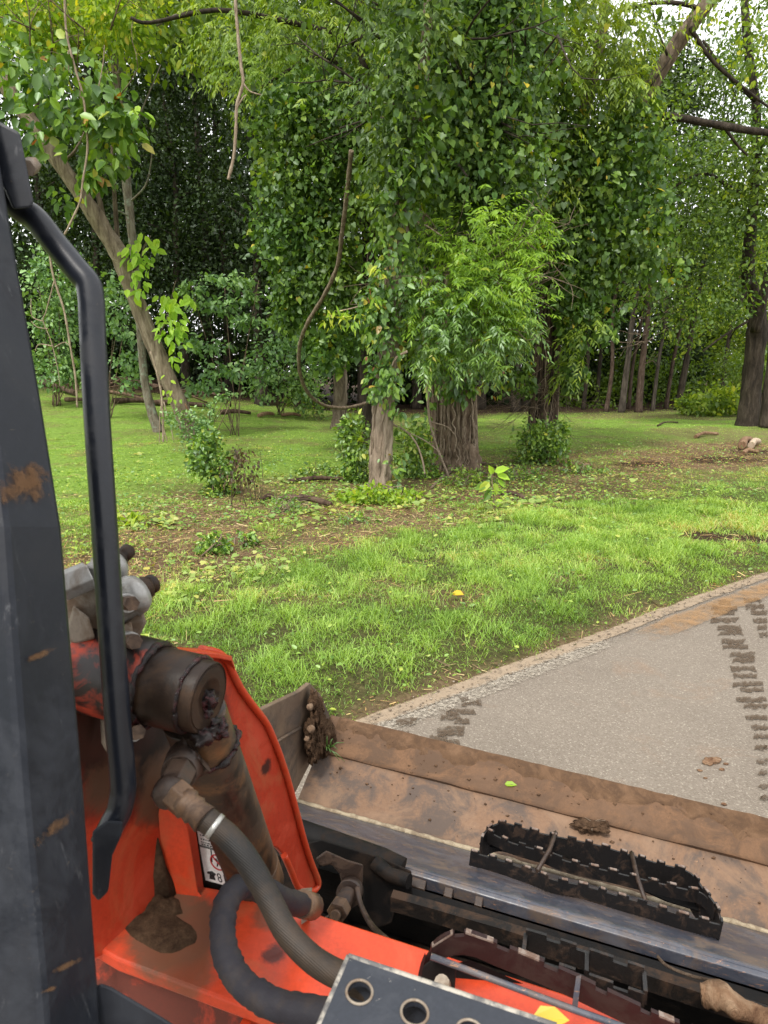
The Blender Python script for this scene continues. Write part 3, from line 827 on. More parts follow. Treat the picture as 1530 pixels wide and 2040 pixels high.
for a in ((60, 20, .4, 130, 50, 1.2), (170, 10, .6, 150, 45, 1.2), (-60, 20, .2, 90, 70, 1.2), (230, 50, .8, 60, 40, .9), (90, 80, .5, 70, 30, .8)):
    pxblob(bag, a[0], a[1], YL - a[2], a[3], a[4], a[5], 1300, .125, 'ovate', droop=1.0, spread=.5, per=9)
bag.build('crown', F_yel, t, kind='stuff')
mb = MB()
for x, y in ((100, 120), (160, 180), (210, 240), (60, 100), (70, 60), (170, 60), (220, 60)):
    twigs_into(mb, At(x, y, YL - 2), np.array([random.uniform(-1, 1), -.3, .5]), 1.3, .018, 2)
mb.build('twigs', B_brown, t)

# ------------------------------------------------------------ slim pale tree beside it
b = Gp(316, 860); YS = max(b[1], YL + .5)
t = thing('slim_tree', b, 'slim pale lichen spotted tree standing behind the leaning trunk', 'tree')
stem(t, 'trunk', trunk_pts([(317, 862), (303, 822), (290, 770), (283, 710), (278, 650), (274, 590), (268, 520), (260, 440), (252, 360), (242, 260), (232, 160), (223, 60), (215, -60), (208, -200)], YS), [M_PX(r, YS) for r in (10, 9, 8, 7.5, 7, 7, 7, 8, 8, 7, 6.5, 5.5, 4, 3)], B_lichen, 12, .15, .2)
for q, r in (([(262, 400), (290, 370), (300, 330), (303, 300)], 2), ([(255, 430), (235, 420), (235, 425)], 2), ([(235, 150), (255, 110), (290, 70), (330, 40), (400, 10)], 3.5), ([(248, 310), (270, 250), (320, 130)], 2)):
    stem(t, 'limb', trunk_pts(q, YS - .2, YS - .5, 4), [M_PX(r, YS), M_PX(r * .5, YS)], B_lichen, 7, .1)
bag = LeafBag()
for a in ((230, 10, 190, 80), (330, 60, 120, 60), (180, -120, 200, 120), (300, -100, 200, 120)):
    pxblob(bag, a[0], a[1], YS + .5, a[2], a[3], 1.6, 900, .20, 'ovate', droop=.6, spread=.5)
bag.build('crown', F_lite, t, kind='stuff')

# ------------------------------------------------------------ vine hung trees in the middle
def vine_cover(px_pts, Y, rpx, n, lo=4, r=.012, mat=B_vine, parent=None, seed=1):
    """creeper stems running up and around a trunk"""
    rr = random.Random(seed); base = trunk_pts(px_pts, Y, None, 6)
    for k in range(n):
        mb = MB(); a = rr.uniform(math.pi, 2 * math.pi); da = rr.uniform(-.9, .9); L = rr.randint(max(5, len(base) // 2), len(base)); pp = []
        for i in range(L):
            R = M_PX(np.interp(i, np.linspace(0, len(base) - 1, len(rpx)), rpx), Y) * 1.02
            if i == 0: R *= 1.5
            aa = a + da * i / len(base) + rr.gauss(0, .05)
            pp.append(base[i] + np.array([math.cos(aa), math.sin(aa), 0]) * R)
        mb.tube(spline(pp, 2), r * rr.uniform(.5, 1.6), 6)
        mb.build('vine_stem', mat, parent)

# front trunk
b = Gp(757, 978); Y1 = b[1]
t1 = thing('vine_tree', b, 'pale barked tree in front of the vine hung group, creeper halfway up its trunk', 'tree', 'vine hung trees')
p1 = [(756, 985), (757, 960), (760, 900), (764, 830), (770, 760), (776, 680), (783, 600), (792, 520), (800, 440), (812, 360), (825, 270), (840, 170), (850, 60), (860, -60), (870, -220)]
pt1 = trunk_pts(p1, Y1)
stem(t1, 'trunk', pt1, [M_PX(r, Y1) for r in (25, 22, 21, 20, 20, 19, 18, 17, 15, 13, 11, 10, 9, 8, 6)], B_pale, 44, .22, .12, furrow=.18)
vine_cover(p1[:11], Y1, [22, 21, 20, 20, 19, 18, 17], 7, r=.010, parent=t1, seed=4)
for q, r in (([(792, 470), (800, 440), (790, 425), (782, 432)], 3), ([(800, 430), (825, 440), (850, 450), (880, 470)], 1.8), ([(812, 700), (790, 712), (780, 730)], 3.0), ([(765, 590), (710, 612), (670, 620)], 1.8)):
    stem(t1, 'dead_twig', trunk_pts(q, Y1 - .3, None, 4), [M_PX(r, Y1), M_PX(r * .5, Y1)], B_vinel, 6, .1)
bag = LeafBag()
for a in ((765, 660, 32, 90, .32, 520), (760, 760, 32, 45, .30, 260), (750, 610, 40, 50, .35, 260), (800, 560, 55, 60, .4, 300), (770, 500, 40, 60, .4, 220), (780, 930, 20, 60, .25, 60), (790, 800, 14, 60, .2, 50)):
    pxblob(bag, a[0], a[1], Y1 - .22, a[2], a[3], a[4], a[5], .105, 'ovate', face=.6, droop=1.0, per=6, spread=.5)
bag.build('creeper', F_creep, t1, kind='stuff')
bag = LeafBag()
for a in ((670, 640, 35, 25, 40), (710, 640, 22, 25, 30), (760, 545, 10, 30, 14), (740, 590, 18, 20, 14)):
    pxblob(bag, a[0], a[1], Y1 - .5, a[2], a[3], .2, a[4], .12, 'lance', face=.4, droop=.8, per=5, spread=.5, rshift=.4)
bag.build('shoots', F_bright, t1, kind='stuff')
bag = LeafBag()
for a in ((800, 60, 120, 110, 900), (830, -120, 200, 130, 900), (760, 180, 70, 90, 420), (790, 300, 50, 70, 300)):
    pxcomp(bag, a[0], a[1], Y1 - .45, a[2], a[3], .55, a[4], .105, rscale=.8, droop=1.0)
for a in ((820, 120, 70, 140, 500), (790, 270, 60, 110, 520), (775, 400, 45, 80, 300)):
    pxblob(bag, a[0], a[1], Y1 - .4, a[2], a[3], .5, a[4], .10, 'ovate', face=.5, droop=1.1, per=7, spread=.6)
bag.build('crown', F_mid, t1, kind='stuff')
bag = LeafBag()
for a in ((800, 400, 40, 70, 240), (835, 330, 45, 80, 300), (815, 220, 50, 90, 300), (850, 90, 50, 120, 380)):
    pxblob(bag, a[0], a[1], Y1 - .3, a[2], a[3], .4, a[4], .11, 'heart', face=.55, droop=.75, per=6, spread=.5)
bag.build('vine', F_vine, t1, kind='stuff')

# the big double trunk
b = Gp(912, 935); Y2 = b[1]
t2 = thing('vine_tree', b, 'thickest trunk of the vine hung group, wrapped in dry creeper stems', 'tree', 'vine hung trees')
p2 = [(916, 942), (915, 915), (914, 870), (914, 810), (912, 740), (912, 650), (915, 540), (918, 420), (925, 300), (935, 160), (945, 20), (950, -150), (955, -300)]
stem(t2, 'trunk', trunk_pts(p2, Y2), [M_PX(r, Y2) for r in (42, 37, 33, 31, 32, 30, 27, 26, 25, 23, 20, 16, 10)], B_brown, 44, .22, .16, furrow=.16)
p2b = [(882, 925), (880, 880), (878, 810), (872, 740), (862, 640), (852, 520), (846, 400), (842, 250), (838, 100), (830, -80), (825, -200)]
stem(t2, 'trunk', trunk_pts(p2b, Y2 + .35), [M_PX(r, Y2) for r in (24, 22, 20, 20, 18, 17, 16, 14, 13, 10, 7)], B_brown, 20, .25, .15)
vine_cover(p2[:8], Y2, [40, 36, 33, 32, 31, 28], 26, r=.016, parent=t2, seed=11)
vine_cover(p2[:6], Y2, [42, 36, 33, 32], 10, r=.010, mat=B_vinel, parent=t2, seed=15)
vine_cover(p2b[:7], Y2 + .35, [24, 22, 20, 19], 9, r=.014, parent=t2, seed=12)
for q, r in (([(930, 930), (950, 925), (985, 930), (1010, 940)], 5), ([(900, 940), (880, 955), (860, 975)], 4), ([(935, 935), (965, 945), (990, 960)], 3)):
    stem(t2, 'root', [Gp(x, y) + UP * .03 for x, y in q], [M_PX(r, Y2), M_PX(r * .5, Y2)], B_vine, 8, .2)
bag = LeafBag()
for a in ((905, 740, 45, 50, .35, 420), (920, 780, 35, 25, .3, 160), (890, 690, 60, 50, .5, 380), (850, 850, 26, 50, .25, 60), (985, 730, 30, 60, .4, 120)):
    pxblob(bag, a[0], a[1], Y2 - .35, a[2], a[3], a[4], a[5], .12, 'ovate', face=.5, droop=1.0, per=6, spread=.5)
bag.build('creeper', F_creep, t2, kind='stuff')
bag = LeafBag()      # heart leaved vine pouring down
for a in ((930, 150, 105, 210, .9, 3000), (1000, 120, 80, 160, .8, 1500), (930, 330, 60, 130, .7, 1000), (1000, 330, 70, 120, .7, 1100), (880, 60, 90, 110, .9, 1100), (960, -120, 170, 160, 1.2, 1500), (860, 450, 60, 90, .6, 500), (1010, 440, 50, 70, .5, 400)):
    pxblob(bag, a[0], a[1], Y2 - 1.0, a[2], a[3], a[4], int(a[5] * 2.1), .086, 'heart', face=.6, droop=.8, per=9, spread=.55, shell=.6)
bag.build('vine', F_vine, t2, kind='stuff')
for i in range(240):      # the nearest vine leaves, each on its own
    px = random.gauss(950, 62); py = random.triangular(-20, 430, 190)
    c = At(px, py, Y2 - 1.0 - .75 * random.uniform(.75, 1.2))
    leaf_obj(ME_heart, c, (random.gauss(0, .3), random.gauss(-.15, .2), -1), (random.gauss(0, .4), -1, random.gauss(.45, .25)), random.uniform(.075, .125), t2)
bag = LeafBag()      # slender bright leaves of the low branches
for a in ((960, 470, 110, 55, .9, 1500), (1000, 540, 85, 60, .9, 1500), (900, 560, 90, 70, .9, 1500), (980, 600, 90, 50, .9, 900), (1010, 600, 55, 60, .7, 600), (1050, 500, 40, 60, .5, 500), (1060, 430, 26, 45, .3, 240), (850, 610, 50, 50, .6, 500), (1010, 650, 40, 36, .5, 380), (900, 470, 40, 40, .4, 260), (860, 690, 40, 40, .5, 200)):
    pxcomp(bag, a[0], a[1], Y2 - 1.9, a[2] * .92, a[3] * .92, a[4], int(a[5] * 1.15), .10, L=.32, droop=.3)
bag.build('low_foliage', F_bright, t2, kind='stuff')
bag = LeafBag()  # lower bush sprays in a darker green: interior shade put into the leaf colour
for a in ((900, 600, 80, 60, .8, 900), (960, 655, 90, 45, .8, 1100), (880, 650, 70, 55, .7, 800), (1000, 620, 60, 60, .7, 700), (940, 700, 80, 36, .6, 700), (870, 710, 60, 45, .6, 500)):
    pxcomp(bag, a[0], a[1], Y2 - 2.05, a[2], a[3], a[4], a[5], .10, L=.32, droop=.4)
bag.build('shade_toned_foliage', F_creep, t2, kind='stuff')
mb = MB()
for k in range(16):
    twigs_into(mb, At(random.uniform(880, 960), random.uniform(520, 640), Y2 - .5), np.array([random.uniform(-.6, 1), -1.2, random.uniform(-.2, .5)]), 1.6, .02, 2)
mb.build('twigs', B_vine, t2)
mb = MB()
for k in range(14):
    mb = MB(); twigs_into(mb, At(random.uniform(830, 960), random.uniform(-40, 380), Y2 - .2), np.array([random.uniform(-1, 1), -.8, random.uniform(-.1, .7)]), 2.0, .035, 2); mb.build('limb', B_dark, t2)
bag = LeafBag()
for a in ((870, 330, 90, 170, 1.2, 1400), (800, 380, 60, 140, 1.0, 700), (830, 560, 60, 90, .9, 600), (820, 660, 60, 90, .9, 600), (950, 640, 110, 90, 1.0, 1000), (880, -60, 260, 120, 2., 2000)):
    pxblob(bag, a[0], a[1], Y2 + .9, a[2], a[3], a[4], a[5], .15, 'ovate', face=.3, droop=.9, per=9, spread=.5)
for a in ((620, 120, 160, 160), (760, 90, 160, 170), (900, 260, 150, 170), (1050, 120, 150, 180), (1180, 200, 120, 180), (1060, 420, 110, 120), (680, 400, 110, 140)):
    pxblob(bag, a[0], a[1], Y2 + 3.6, a[2], a[3], 1.3, 1500, .17, 'ovate', face=.3, droop=.8, per=10, spread=.6, rscale=.75)
bag.build('crown', F_mid, t2, kind='stuff')

# thinner trunk behind on the left, curtain of vine hanging from its crown
b = Gp(676, 855); Y3 = b[1]
t3 = thing('vine_tree', b, 'grey trunk behind the vine hung group, left of the front trunk', 'tree', 'vine hung trees')
p3 = [(676, 858), (676, 830), (678, 780), (677, 720), (674, 640), (672, 560), (668, 460), (662, 340), (655, 200), (650, 60), (645, -100)]
stem(t3, 'trunk', trunk_pts(p3, Y3), [M_PX(r, Y3) for r in (17, 13, 13, 13, 12, 12, 11, 10, 9, 8, 5)], B_grey, 18, .25, .2)
bag = LeafBag()
for a in ((670, 690, 45, 60, .6, 500), (640, 620, 50, 70, .7, 600)):
    pxblob(bag, a[0], a[1], Y3 - 1, a[2], a[3], a[4], a[5], .19, 'heart', face=.55, droop=.75, per=8, spread=.5)
bag.build('vine', F_vine, t3, kind='stuff')
bag = LeafBag()
for a in ((640, 120, 150, 160), (560, 40, 160, 90), (700, -60, 200, 120)):
    pxblob(bag, a[0], a[1], Y3, a[2], a[3], 2.0, 1500, .22, 'ovate', face=.4, droop=.8, per=9, spread=.5)
bag.build('crown', F_mid, t3, kind='stuff')

# dark stem between them, carrying the vine curtain
b = Gp(733, 905); Y5 = b[1]
t5 = thing('vine_tree', b, 'dark rough stem just behind the pale front trunk, vine curtain on its left', 'tree', 'vine hung trees')
p5 = [(733, 908), (733, 870), (733, 800), (735, 700), (736, 600), (734, 480), (733, 380), (730, 260), (724, 130), (718, 0), (710, -150)]
stem(t5, 'trunk', trunk_pts(p5, Y5), [M_PX(r, Y5) for r in (12, 11, 11, 12, 12, 12, 12, 11, 10, 9, 7)], B_dark, 16, .3, .2)
for q, r in (([(733, 470), (700, 410), (670, 360), (645, 310), (630, 290)], 6), ([(732, 300), (690, 160), (640, 110), (560, 150), (520, 175)], 5), ([(728, 240), (780, 140), (820, 60)], 7), ([(720, 90), (640, 60), (560, 40), (430, 20), (300, 45), (260, 35)], 6)):
    stem(t5, 'limb', trunk_pts(q, Y5, Y5 - .6, 4), [M_PX(r, Y5), M_PX(r * .45, Y5)], B_dark, 8, .2)
bag = LeafBag()
for a in ((600, 330, 70, 130, .8, 1100), (560, 440, 55, 90, .6, 700), (590, 560, 50, 60, .5, 520), (570, 620, 28, 45, .35, 200), (640, 470, 50, 110, .7, 800), (660, 560, 45, 90, .6, 600), (640, 240, 80, 90, .8, 900), (700, 330, 50, 140, .7, 700), (570, 250, 60, 80, .7, 600), (700, 620, 40, 80, .5, 400), (650, 700, 30, 40, .4, 150)):
    pxblob(bag, a[0], a[1], Y5 - .6, a[2], a[3], a[4], int(a[5] * 2.0), .095, 'heart', face=.55, droop=.75, per=8, spread=.5, shell=.5)
bag.build('vine', F_vine, t5, kind='stuff')
bag = LeafBag()
for a in ((600, 80, 170, 110, 1.4, 1700), (520, 160, 90, 90, 1., 700), (690, 150, 110, 120, 1.2, 1000), (640, -80, 260, 120, 1.8, 1600), (470, 40, 120, 70, 1.2, 700), (780, 280, 70, 100, .9, 500)):
    pxcomp(bag, a[0], a[1], Y5 - .4, a[2], a[3], a[4], int(a[5] * 1.4), .125, L=.36, droop=.9)
bag.build('crown', F_lite, t5, kind='stuff')

# right hand vine tree with the forked leaning limbs
b = Gp(1082, 900); Y4 = b[1]
t4 = thing('vine_tree', b, 'forked tree at the right end of the vine hung group, shaggy with creeper', 'tree', 'vine hung trees')
p4 = [(1080, 905), (1080, 860), (1084, 800), (1090, 700), (1098, 600), (1110, 500), (1126, 400), (1140, 320), (1155, 260)]
stem(t4, 'trunk', trunk_pts(p4, Y4), [M_PX(r, Y4) for r in (30, 26, 24, 22, 21, 20, 18, 17, 15)], B_dark, 32, .25, .2, furrow=.14)
stem(t4, 'limb', trunk_pts([(1140, 330), (1160, 240), (1180, 160), (1198, 70), (1206, -20), (1210, -150)], Y4), [M_PX(r, Y4) for r in (14, 12, 11, 10, 8, 5)], B_grey, 12, .2)
stem(t4, 'limb', trunk_pts([(1136, 350), (1170, 305), (1225, 258), (1270, 205), (1310, 150), (1350, 85), (1395, 25), (1440, -30), (1500, -100)], Y4, Y4 - 1), [M_PX(r, Y4) for r in (14, 14, 14, 13, 13, 12.5, 12, 10, 8)], B_grey, 14, .2)
stem(t4, 'limb', trunk_pts([(1225, 258), (1262, 236), (1300, 229), (1360, 236), (1420, 247), (1480, 258), (1540, 266), (1620, 280)], Y4 - .2, Y4 - 1.5), [M_PX(r, Y4) for r in (7, 6.5, 6.5, 6, 6, 6, 5, 4)], B_dark, 10, .2)
for q, r in (([(1375, 55), (1410, 110), (1450, 150), (1500, 190), (1540, 220)], 4), ([(1440, 250), (1470, 290), (1490, 310)], 3), ([(1400, 18), (1340, 5), (1280, 10), (1230, 25)], 4), ([(1330, 110), (1310, 60), (1300, 20)], 2.5), ([(1290, 180), (1340, 110)], 2)):
    stem(t4, 'branch', trunk_pts(q, Y4 - .8, None, 4), [M_PX(r, Y4), M_PX(r * .5, Y4)], B_dark, 7, .15)
vine_cover(p4, Y4, [30, 27, 25, 23, 21, 20, 18, 16], 22, r=.015, mat=B_vined, parent=t4, seed=21)
vine_cover(p4[:4], Y4, [34, 28, 25], 10, r=.008, mat=B_vinel, parent=t4, seed=22)
mb = MB()
for k in range(26):
    twigs_into(mb, At(random.gauss(1085, 22), random.uniform(720, 850), Y4 - .4), np.array([random.gauss(0, 1), -.4, random.uniform(-1.4, .2)]), random.uniform(.5, 1.1), .008, 2)
mb.build('hanging_twigs', B_vine, t4)
bag = LeafBag()
for a in ((1140, 560, 55, 60, .6, 420), (1160, 440, 70, 90, .7, 800), (1200, 500, 60, 70, .6, 500), (1150, 640, 34, 60, .5, 260), (1140, 740, 26, 36, .4, 110), (1190, 350, 70, 80, .7, 700), (1250, 300, 60, 80, .7, 500), (1040, 760, 30, 30, .4, 90), (1270, 480, 60, 60, .6, 300), (1130, 300, 50, 80, .6, 400), (1320, 540, 50, 35, .5, 70), (1080, 210, 50, 110, .7, 450), (1300, 420, 40, 70, .6, 220), (1210, 640, 30, 40, .4, 120)):
    pxblob(bag, a[0], a[1], Y4 - .8, a[2], a[3], a[4], int(a[5] * 1.9), .11, 'heart', face=.55, droop=.75, per=7, spread=.5, shell=.5)
bag.build('vine', F_vine, t4, kind='stuff')
bag = LeafBag()
for a in ((1190, 90, 80, 110, 1., 1100), (1250, 60, 60, 90, .9, 800), (1120, 120, 70, 120, .9, 900), (1090, 330, 50, 90, .7, 450), (1230, 180, 50, 70, .7, 500), (1170, -80, 160, 90, 1.4, 1000), (1145, 720, 26, 50, .4, 160), (1170, 640, 36, 50, .4, 200), (1110, 20, 90, 90, 1., 800)):
    pxcomp(bag, a[0], a[1], Y4 - 1.0, a[2], a[3], a[4], int(a[5] * 1.4), .14, L=.42, droop=1.0)
for a in ((1300, 250, 40, 40, .6, 130), (1470, 30, 70, 40, 1., 260), (1510, 110, 40, 60, .8, 200), (1290, 100, 30, 50, .5, 90), (1395, 20, 40, 20, .5, 80)):
    pxblob(bag, a[0], a[1], Y4 - 1.2, a[2], a[3], a[4], a[5], .10, 'ovate', face=.35, droop=.9, per=7, spread=.6)
bag.build('crown', F_lite, t4, kind='stuff')

print('DIST', YL, YS, Y1, Y2, Y3, Y4, Y5)
# ------------------------------------------------------------ loose hanging vines
def vine(label, px, Y, r, mat, twig=None, Y1=None, group='bare hanging vines'):
    pts = trunk_pts(px, Y, Y1, 7)
    t = thing('hanging_vine', pts[-1], label, 'vine', group)
    rr = M_PX(r, Y); mb = MB(); mb.tube(pts, [rr * (1 + .12 * math.sin(i * 1.7)) for i in range(len(pts))], 9, True, .15, 3); mb.build('stem', mat, t)
    for q in (twig or []):
        mb = MB(); mb.tube(trunk_pts(q, Y, None, 5), lerp_list([rr * .6, rr * .35], 5 * (len(q) - 1) + 1), 7); mb.build('twig', mat, t)
    return t
vine('thick brown vine hanging in a wide loop left of the front trunk', [(700, 300), (692, 380), (682, 460), (672, 530), (645, 590), (612, 645), (597, 690), (597, 740), (612, 780), (640, 805), (680, 813), (720, 806), (735, 800)], Y1 - .2, 4.6, B_vine, Y1=Y5 - .2)
vine('pale bare vine hanging from the top edge left of the vine curtain', [(468, -60), (469, 0), (474, 70), (480, 130), (484, 165), (472, 210), (470, 260), (466, 310), (455, 358)], Y1 + .5, 3.0, B_vinel, [[(484, 165), (498, 182), (520, 189)], [(472, 215), (484, 195), (491, 189)]])
vine('thin pale vine crossing in front of the leaning trunk', [(128, -40), (132, 60), (148, 130), (165, 190), (172, 250), (174, 300), (165, 360), (160, 400), (140, 445), (126, 472)], YL - 2.6, 2.0, B_vinel, [[(136, 100), (137, 145)], [(193, 190), (205, 130), (208, 90)]])
vine('forked dead twig hanging beside the black grab handle', [(98, 500), (104, 540), (112, 570), (128, 620), (140, 690), (150, 750), (154, 812)], YL - 1.5, 2.0, B_vinel, [[(108, 560), (92, 620), (86, 640), (102, 680), (116, 740), (119, 770)], [(86, 640), (64, 630), (62, 595)], [(96, 655), (75, 652), (62, 640)], [(106, 690), (78, 686), (70, 700)], [(108, 692), (128, 682), (140, 690)]])
vine('bare vine stems dangling to the lawn beside the leaning tree foot', [(300, 700), (312, 740), (322, 790), (325, 850), (326, 910), (333, 960)], YL - 1.2, 2.2, B_vinel, [[(322, 800), (318, 840), (318, 890)], [(325, 850), (338, 900), (345, 940)], [(326, 800), (340, 850), (346, 880)]])
vine('pale dead stem leaning on the thickest trunk of the vine group', [(850, 740), (855, 830), (870, 890), (890, 940), (896, 960)], Y2 - .9, 2.4, B_vinel, [[(856, 840), (890, 850), (905, 865)]])
vine('thin arching stem between the two front trunks', [(782, 845), (810, 860), (830, 885), (842, 920), (846, 945)], Y1 + .3, 1.8, B_vinel, [[(815, 862), (850, 880), (880, 905)]])

# ------------------------------------------------------------ woodland behind
def wood_tree(px, Y, H, W, low, trunk_r, n, mat, bark, label, leaf=.25, lean=0., puffs=11, group='woodland trees', kind='ovate', taper=.5):
    x = (px - 765) / FPX * Y * CP
    b = ground_at(x, Y)
    t = thing('woodland_tree', b, label, 'tree', group)
    top = b + np.array([lean * H, random.uniform(-.3, .3), H * .92])
    ctrl = [b - UP * .1]
    for f in (.15, .35, .6, .8, 1.): ctrl.append(b + (top - b) * f + np.array([random.gauss(0, .12), random.gauss(0, .1), 0]) * f * 1.5)
    pts = spline(ctrl, 5)
    stem(t, 'trunk', pts, [trunk_r, trunk_r * .9, trunk_r * .72, trunk_r * .45, trunk_r * .25, .02], bark, 11, .15, .3)
    bag = LeafBag(); mb = MB()
    for k in range(puffs):
        f = (k + .5 + random.uniform(-.3, .3)) / puffs
        z = low + (H - low) * f
        wid = W * (1 - taper * f) * random.uniform(.65, 1.15)
        a = random.uniform(3.3, 6.1) if k % 3 else random.uniform(0, 6.28); rad = W * .5 * random.uniform(.25, 1.0) * (1 - taper * f)
        axis_p = b + (top - b) * min(1, z / (H * .92))
        c = np.array([axis_p[0] + math.cos(a) * rad, axis_p[1] + math.sin(a) * rad * .9, b[2] + z])
        foliage(bag, c, (wid * .55, wid * .5, (H - low) / puffs * random.uniform(.9, 1.5)), n // puffs, leaf, 'diamond', per=10, spread=.55, shell=.35, face=.25, droop=.45, rscale=.9)
        q = b + (top - b) * max(.08, min(.97, (z - .6) / (H * .92)))
        mb = MB(); mb.tube([q, (q + c) / 2 + UP * .1, c], [trunk_r * .32, trunk_r * .2, .015], 6); mb.build('limb', bark, t)
    bag.build('crown', mat, t, kind='stuff')
    return t
random.seed(21)
W_ = [ # left: dense and dark down to the ground
    (-60, 30, 19, 6.5, .8, .22, 'dense dark tree behind the black cab post', F_dark, 5200),
    (110, 33, 20, 6, 1.2, .20, 'dark tree behind the log pile, left of the leaning trunk', F_dark, 5200),
    (205, 28.5, 17, 5.0, 2.0, .17, 'dark tree directly behind the grab handle', F_dark, 4800),
    (290, 35, 22, 6.5, 1.0, .25, 'tall dark tree behind the slim pale trunk', F_dark, 5200),
    (370, 29.5, 15.5, 5.5, 1.4, .20, 'dark tree right of the leaning trunk at the back of the lawn', F_dark, 5200),
    (455, 31, 16, 5.5, .9, .22, 'dark tree behind the layered shrub', F_dark, 5200),
    (420, 33, 23, 6.5, 1.0, .24, 'tallest dark tree at the back, between slim tree and vine curtain', F_dark, 6500),
    (520, 27.5, 13, 4.2, 1.8, .26, 'dark tree with a stout brown foot beyond the looped vine', F_dark, 4200),
    (600, 33, 17, 6, .8, .22, 'dark tree straight behind the looped vine', F_dark, 5200),
    (720, 30, 15, 5.5, .8, .22, 'dark tree behind the pale front trunk', F_dark, 4600),
    (830, 32, 16, 6, .8, .22, 'dark tree behind the gap between the two front trunks', F_dark, 4600),
    (960, 31, 16, 5.5, .6, .22, 'dark tree right behind the thickest vine trunk', F_dark, 4600),
    (1030, 29, 14, 5, .5, .20, 'dark tree behind the forked vine tree', F_dark, 4200),
]
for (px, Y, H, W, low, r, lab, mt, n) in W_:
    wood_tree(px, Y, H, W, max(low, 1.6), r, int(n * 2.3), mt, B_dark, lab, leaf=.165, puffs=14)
R_ = [  # right: bare straight stems under a high canopy
    (1166, 30.0, 14, 3.0, 6.5, .13, .03, 'slender dark stem just right of the forked vine tree', F_mid, B_dark),
    (1192, 32.0, 14, 3.2, 6.0, .14, .02, 'second slender stem right of the forked vine tree', F_dark, B_dark),
    (1212, 28.5, 13, 3.0, 6.0, .13, .04, 'thin leaning stem, third right of the forked vine tree', F_mid, B_red),
    (1243, 28.0, 14, 3.4, 5.8, .19, .05, 'stout grey stem left of the reddish cedar', F_mid, B_greyd),
    (1258, 31.0, 14, 3.0, 6.2, .12, .05, 'thin reddish stem close behind the stout grey one', F_dark, B_red),
    (1278, 28.0, 13, 3.4, 5.6, .20, .012, 'reddish cedar with dead side twigs in the right wood', F_dark, B_red),
    (1306, 29.0, 14, 3.2, 6.0, .12, .07, 'slim pale stem just right of the reddish cedar', F_mid, B_greyd),
    (1332, 31.0, 14, 3.2, 6.0, .13, .09, 'slanting stem midway in the right wood', F_mid, B_red),
    (1356, 29.5, 14, 3.8, 6.0, .21, .085, 'dark stout stem leaning right beside the bright bushes', F_mid, B_dark),
    (1140, 33.0, 14, 3.6, 4.5, .16, .02, 'dark stem half hidden by the forked vine tree', F_dark, B_dark),
    (1440, 36.0, 12, 4.5, 4.0, .18, .06, 'short curved tree above the bright bushes', F_lite, B_dark),
]
for (px, Y, H, W, low, r, ln, lab, mt, bk) in R_:
    wood_tree(px, Y, H, W, low - .8, r * .68, 4600, mt, bk, lab, leaf=.155, lean=ln, puffs=10)
mb = MB()
t = [o for o in COL.objects if o.get('label', '').startswith('reddish cedar')][0]
for k in range(16):
    z = random.uniform(1.5, 6); bb = LOC[t.name] + np.array([.012 * z, -.1, z])
    twigs_into(mb, bb, np.array([random.choice([-1, 1]) * random.uniform(.5, 1), -.5, random.uniform(-.1, .9)]), random.uniform(.7, 1.5), .022, 1)
mb.build('dead_twigs', B_vine, t)

# the big dark tree at the right edge
b = Gp(1492, 848); YR = b[1]
t = thing('dark_tree', b, 'stout dark tree with a bent trunk at the right edge', 'tree')
stem(t, 'trunk', trunk_pts([(1490, 852), (1494, 800), (1500, 740), (1506, 680), (1508, 630), (1498, 585), (1490, 540), (1494, 470), (1503, 380), (1508, 280), (1505, 200), (1492, 110), (1484, 20), (1480, -120)], YR), [M_PX(r * .8, YR) for r in (26, 23, 22, 22, 21, 17, 15, 12, 10, 9, 9, 9, 8, 5)], B_dark, 18, .22, .15)
for q, r in (([(1505, 660), (1518, 600), (1530, 540), (1550, 470)], 10), ([(1492, 560), (1478, 600), (1465, 615)], 5), ([(1500, 400), (1450, 370), (1400, 345), (1330, 380)], 4), ([(1508, 300), (1560, 240), (1600, 180)], 5), ([(1490, 640), (1440, 670), (1400, 700)], 2.5), ([(1505, 200), (1450, 150), (1400, 80)], 4)):
    stem(t, 'limb', trunk_pts(q, YR - .2, YR - .8, 4), [M_PX(r, YR), M_PX(r * .5, YR)], B_dark, 9, .2)
bag = LeafBag()
for a in ((1440, 320, 110, 22, 1.5, 1100), (1500, 400, 80, 26, 1.5, 900), (1400, 390, 80, 24, 1.5, 900), (1330, 330, 60, 40, 1.2, 800), (1480, 540, 60, 26, 1.2, 500), (1430, 470, 80, 26, 1.2, 800), (1515, 60, 40, 50, 1.5, 500), (1430, 150, 50, 14, 1.2, 160), (1520, 250, 40, 30, 1.2, 400), (1600, 300, 100, 200, 2., 1600), (1370, 290, 60, 16, 1.2, 260), (1480, -60, 140, 60, 2, 700), (1410, 590, 60, 40, 1, 500), (1330, 470, 60, 50, 1., 700), (1350, 200, 30, 20, .8, 120), (1450, 610, 40, 26, 1, 300), (1360, 640, 60, 40, 1, 500), (1300, 560, 60, 50, 1, 700)):
    pxblob(bag, a[0], a[1], YR - .5, a[2], a[3], a[4], a[5], .135, 'ovate', face=.2, droop=.45, per=9, spread=.7)
bag.build('crown', F_mid, t, kind='stuff')
b = Gp(1531, 852)
t = thing('dark_tree', b, 'second dark stem cut off by the right picture edge', 'tree')
stem(t, 'trunk', trunk_pts([(1527, 852), (1532, 780), (1540, 700), (1545, 600), (1560, 450), (1580, 250)], b[1]), [M_PX(r, b[1]) for r in (12, 11, 10, 10, 9, 6)], B_dark, 12, .2, .2)
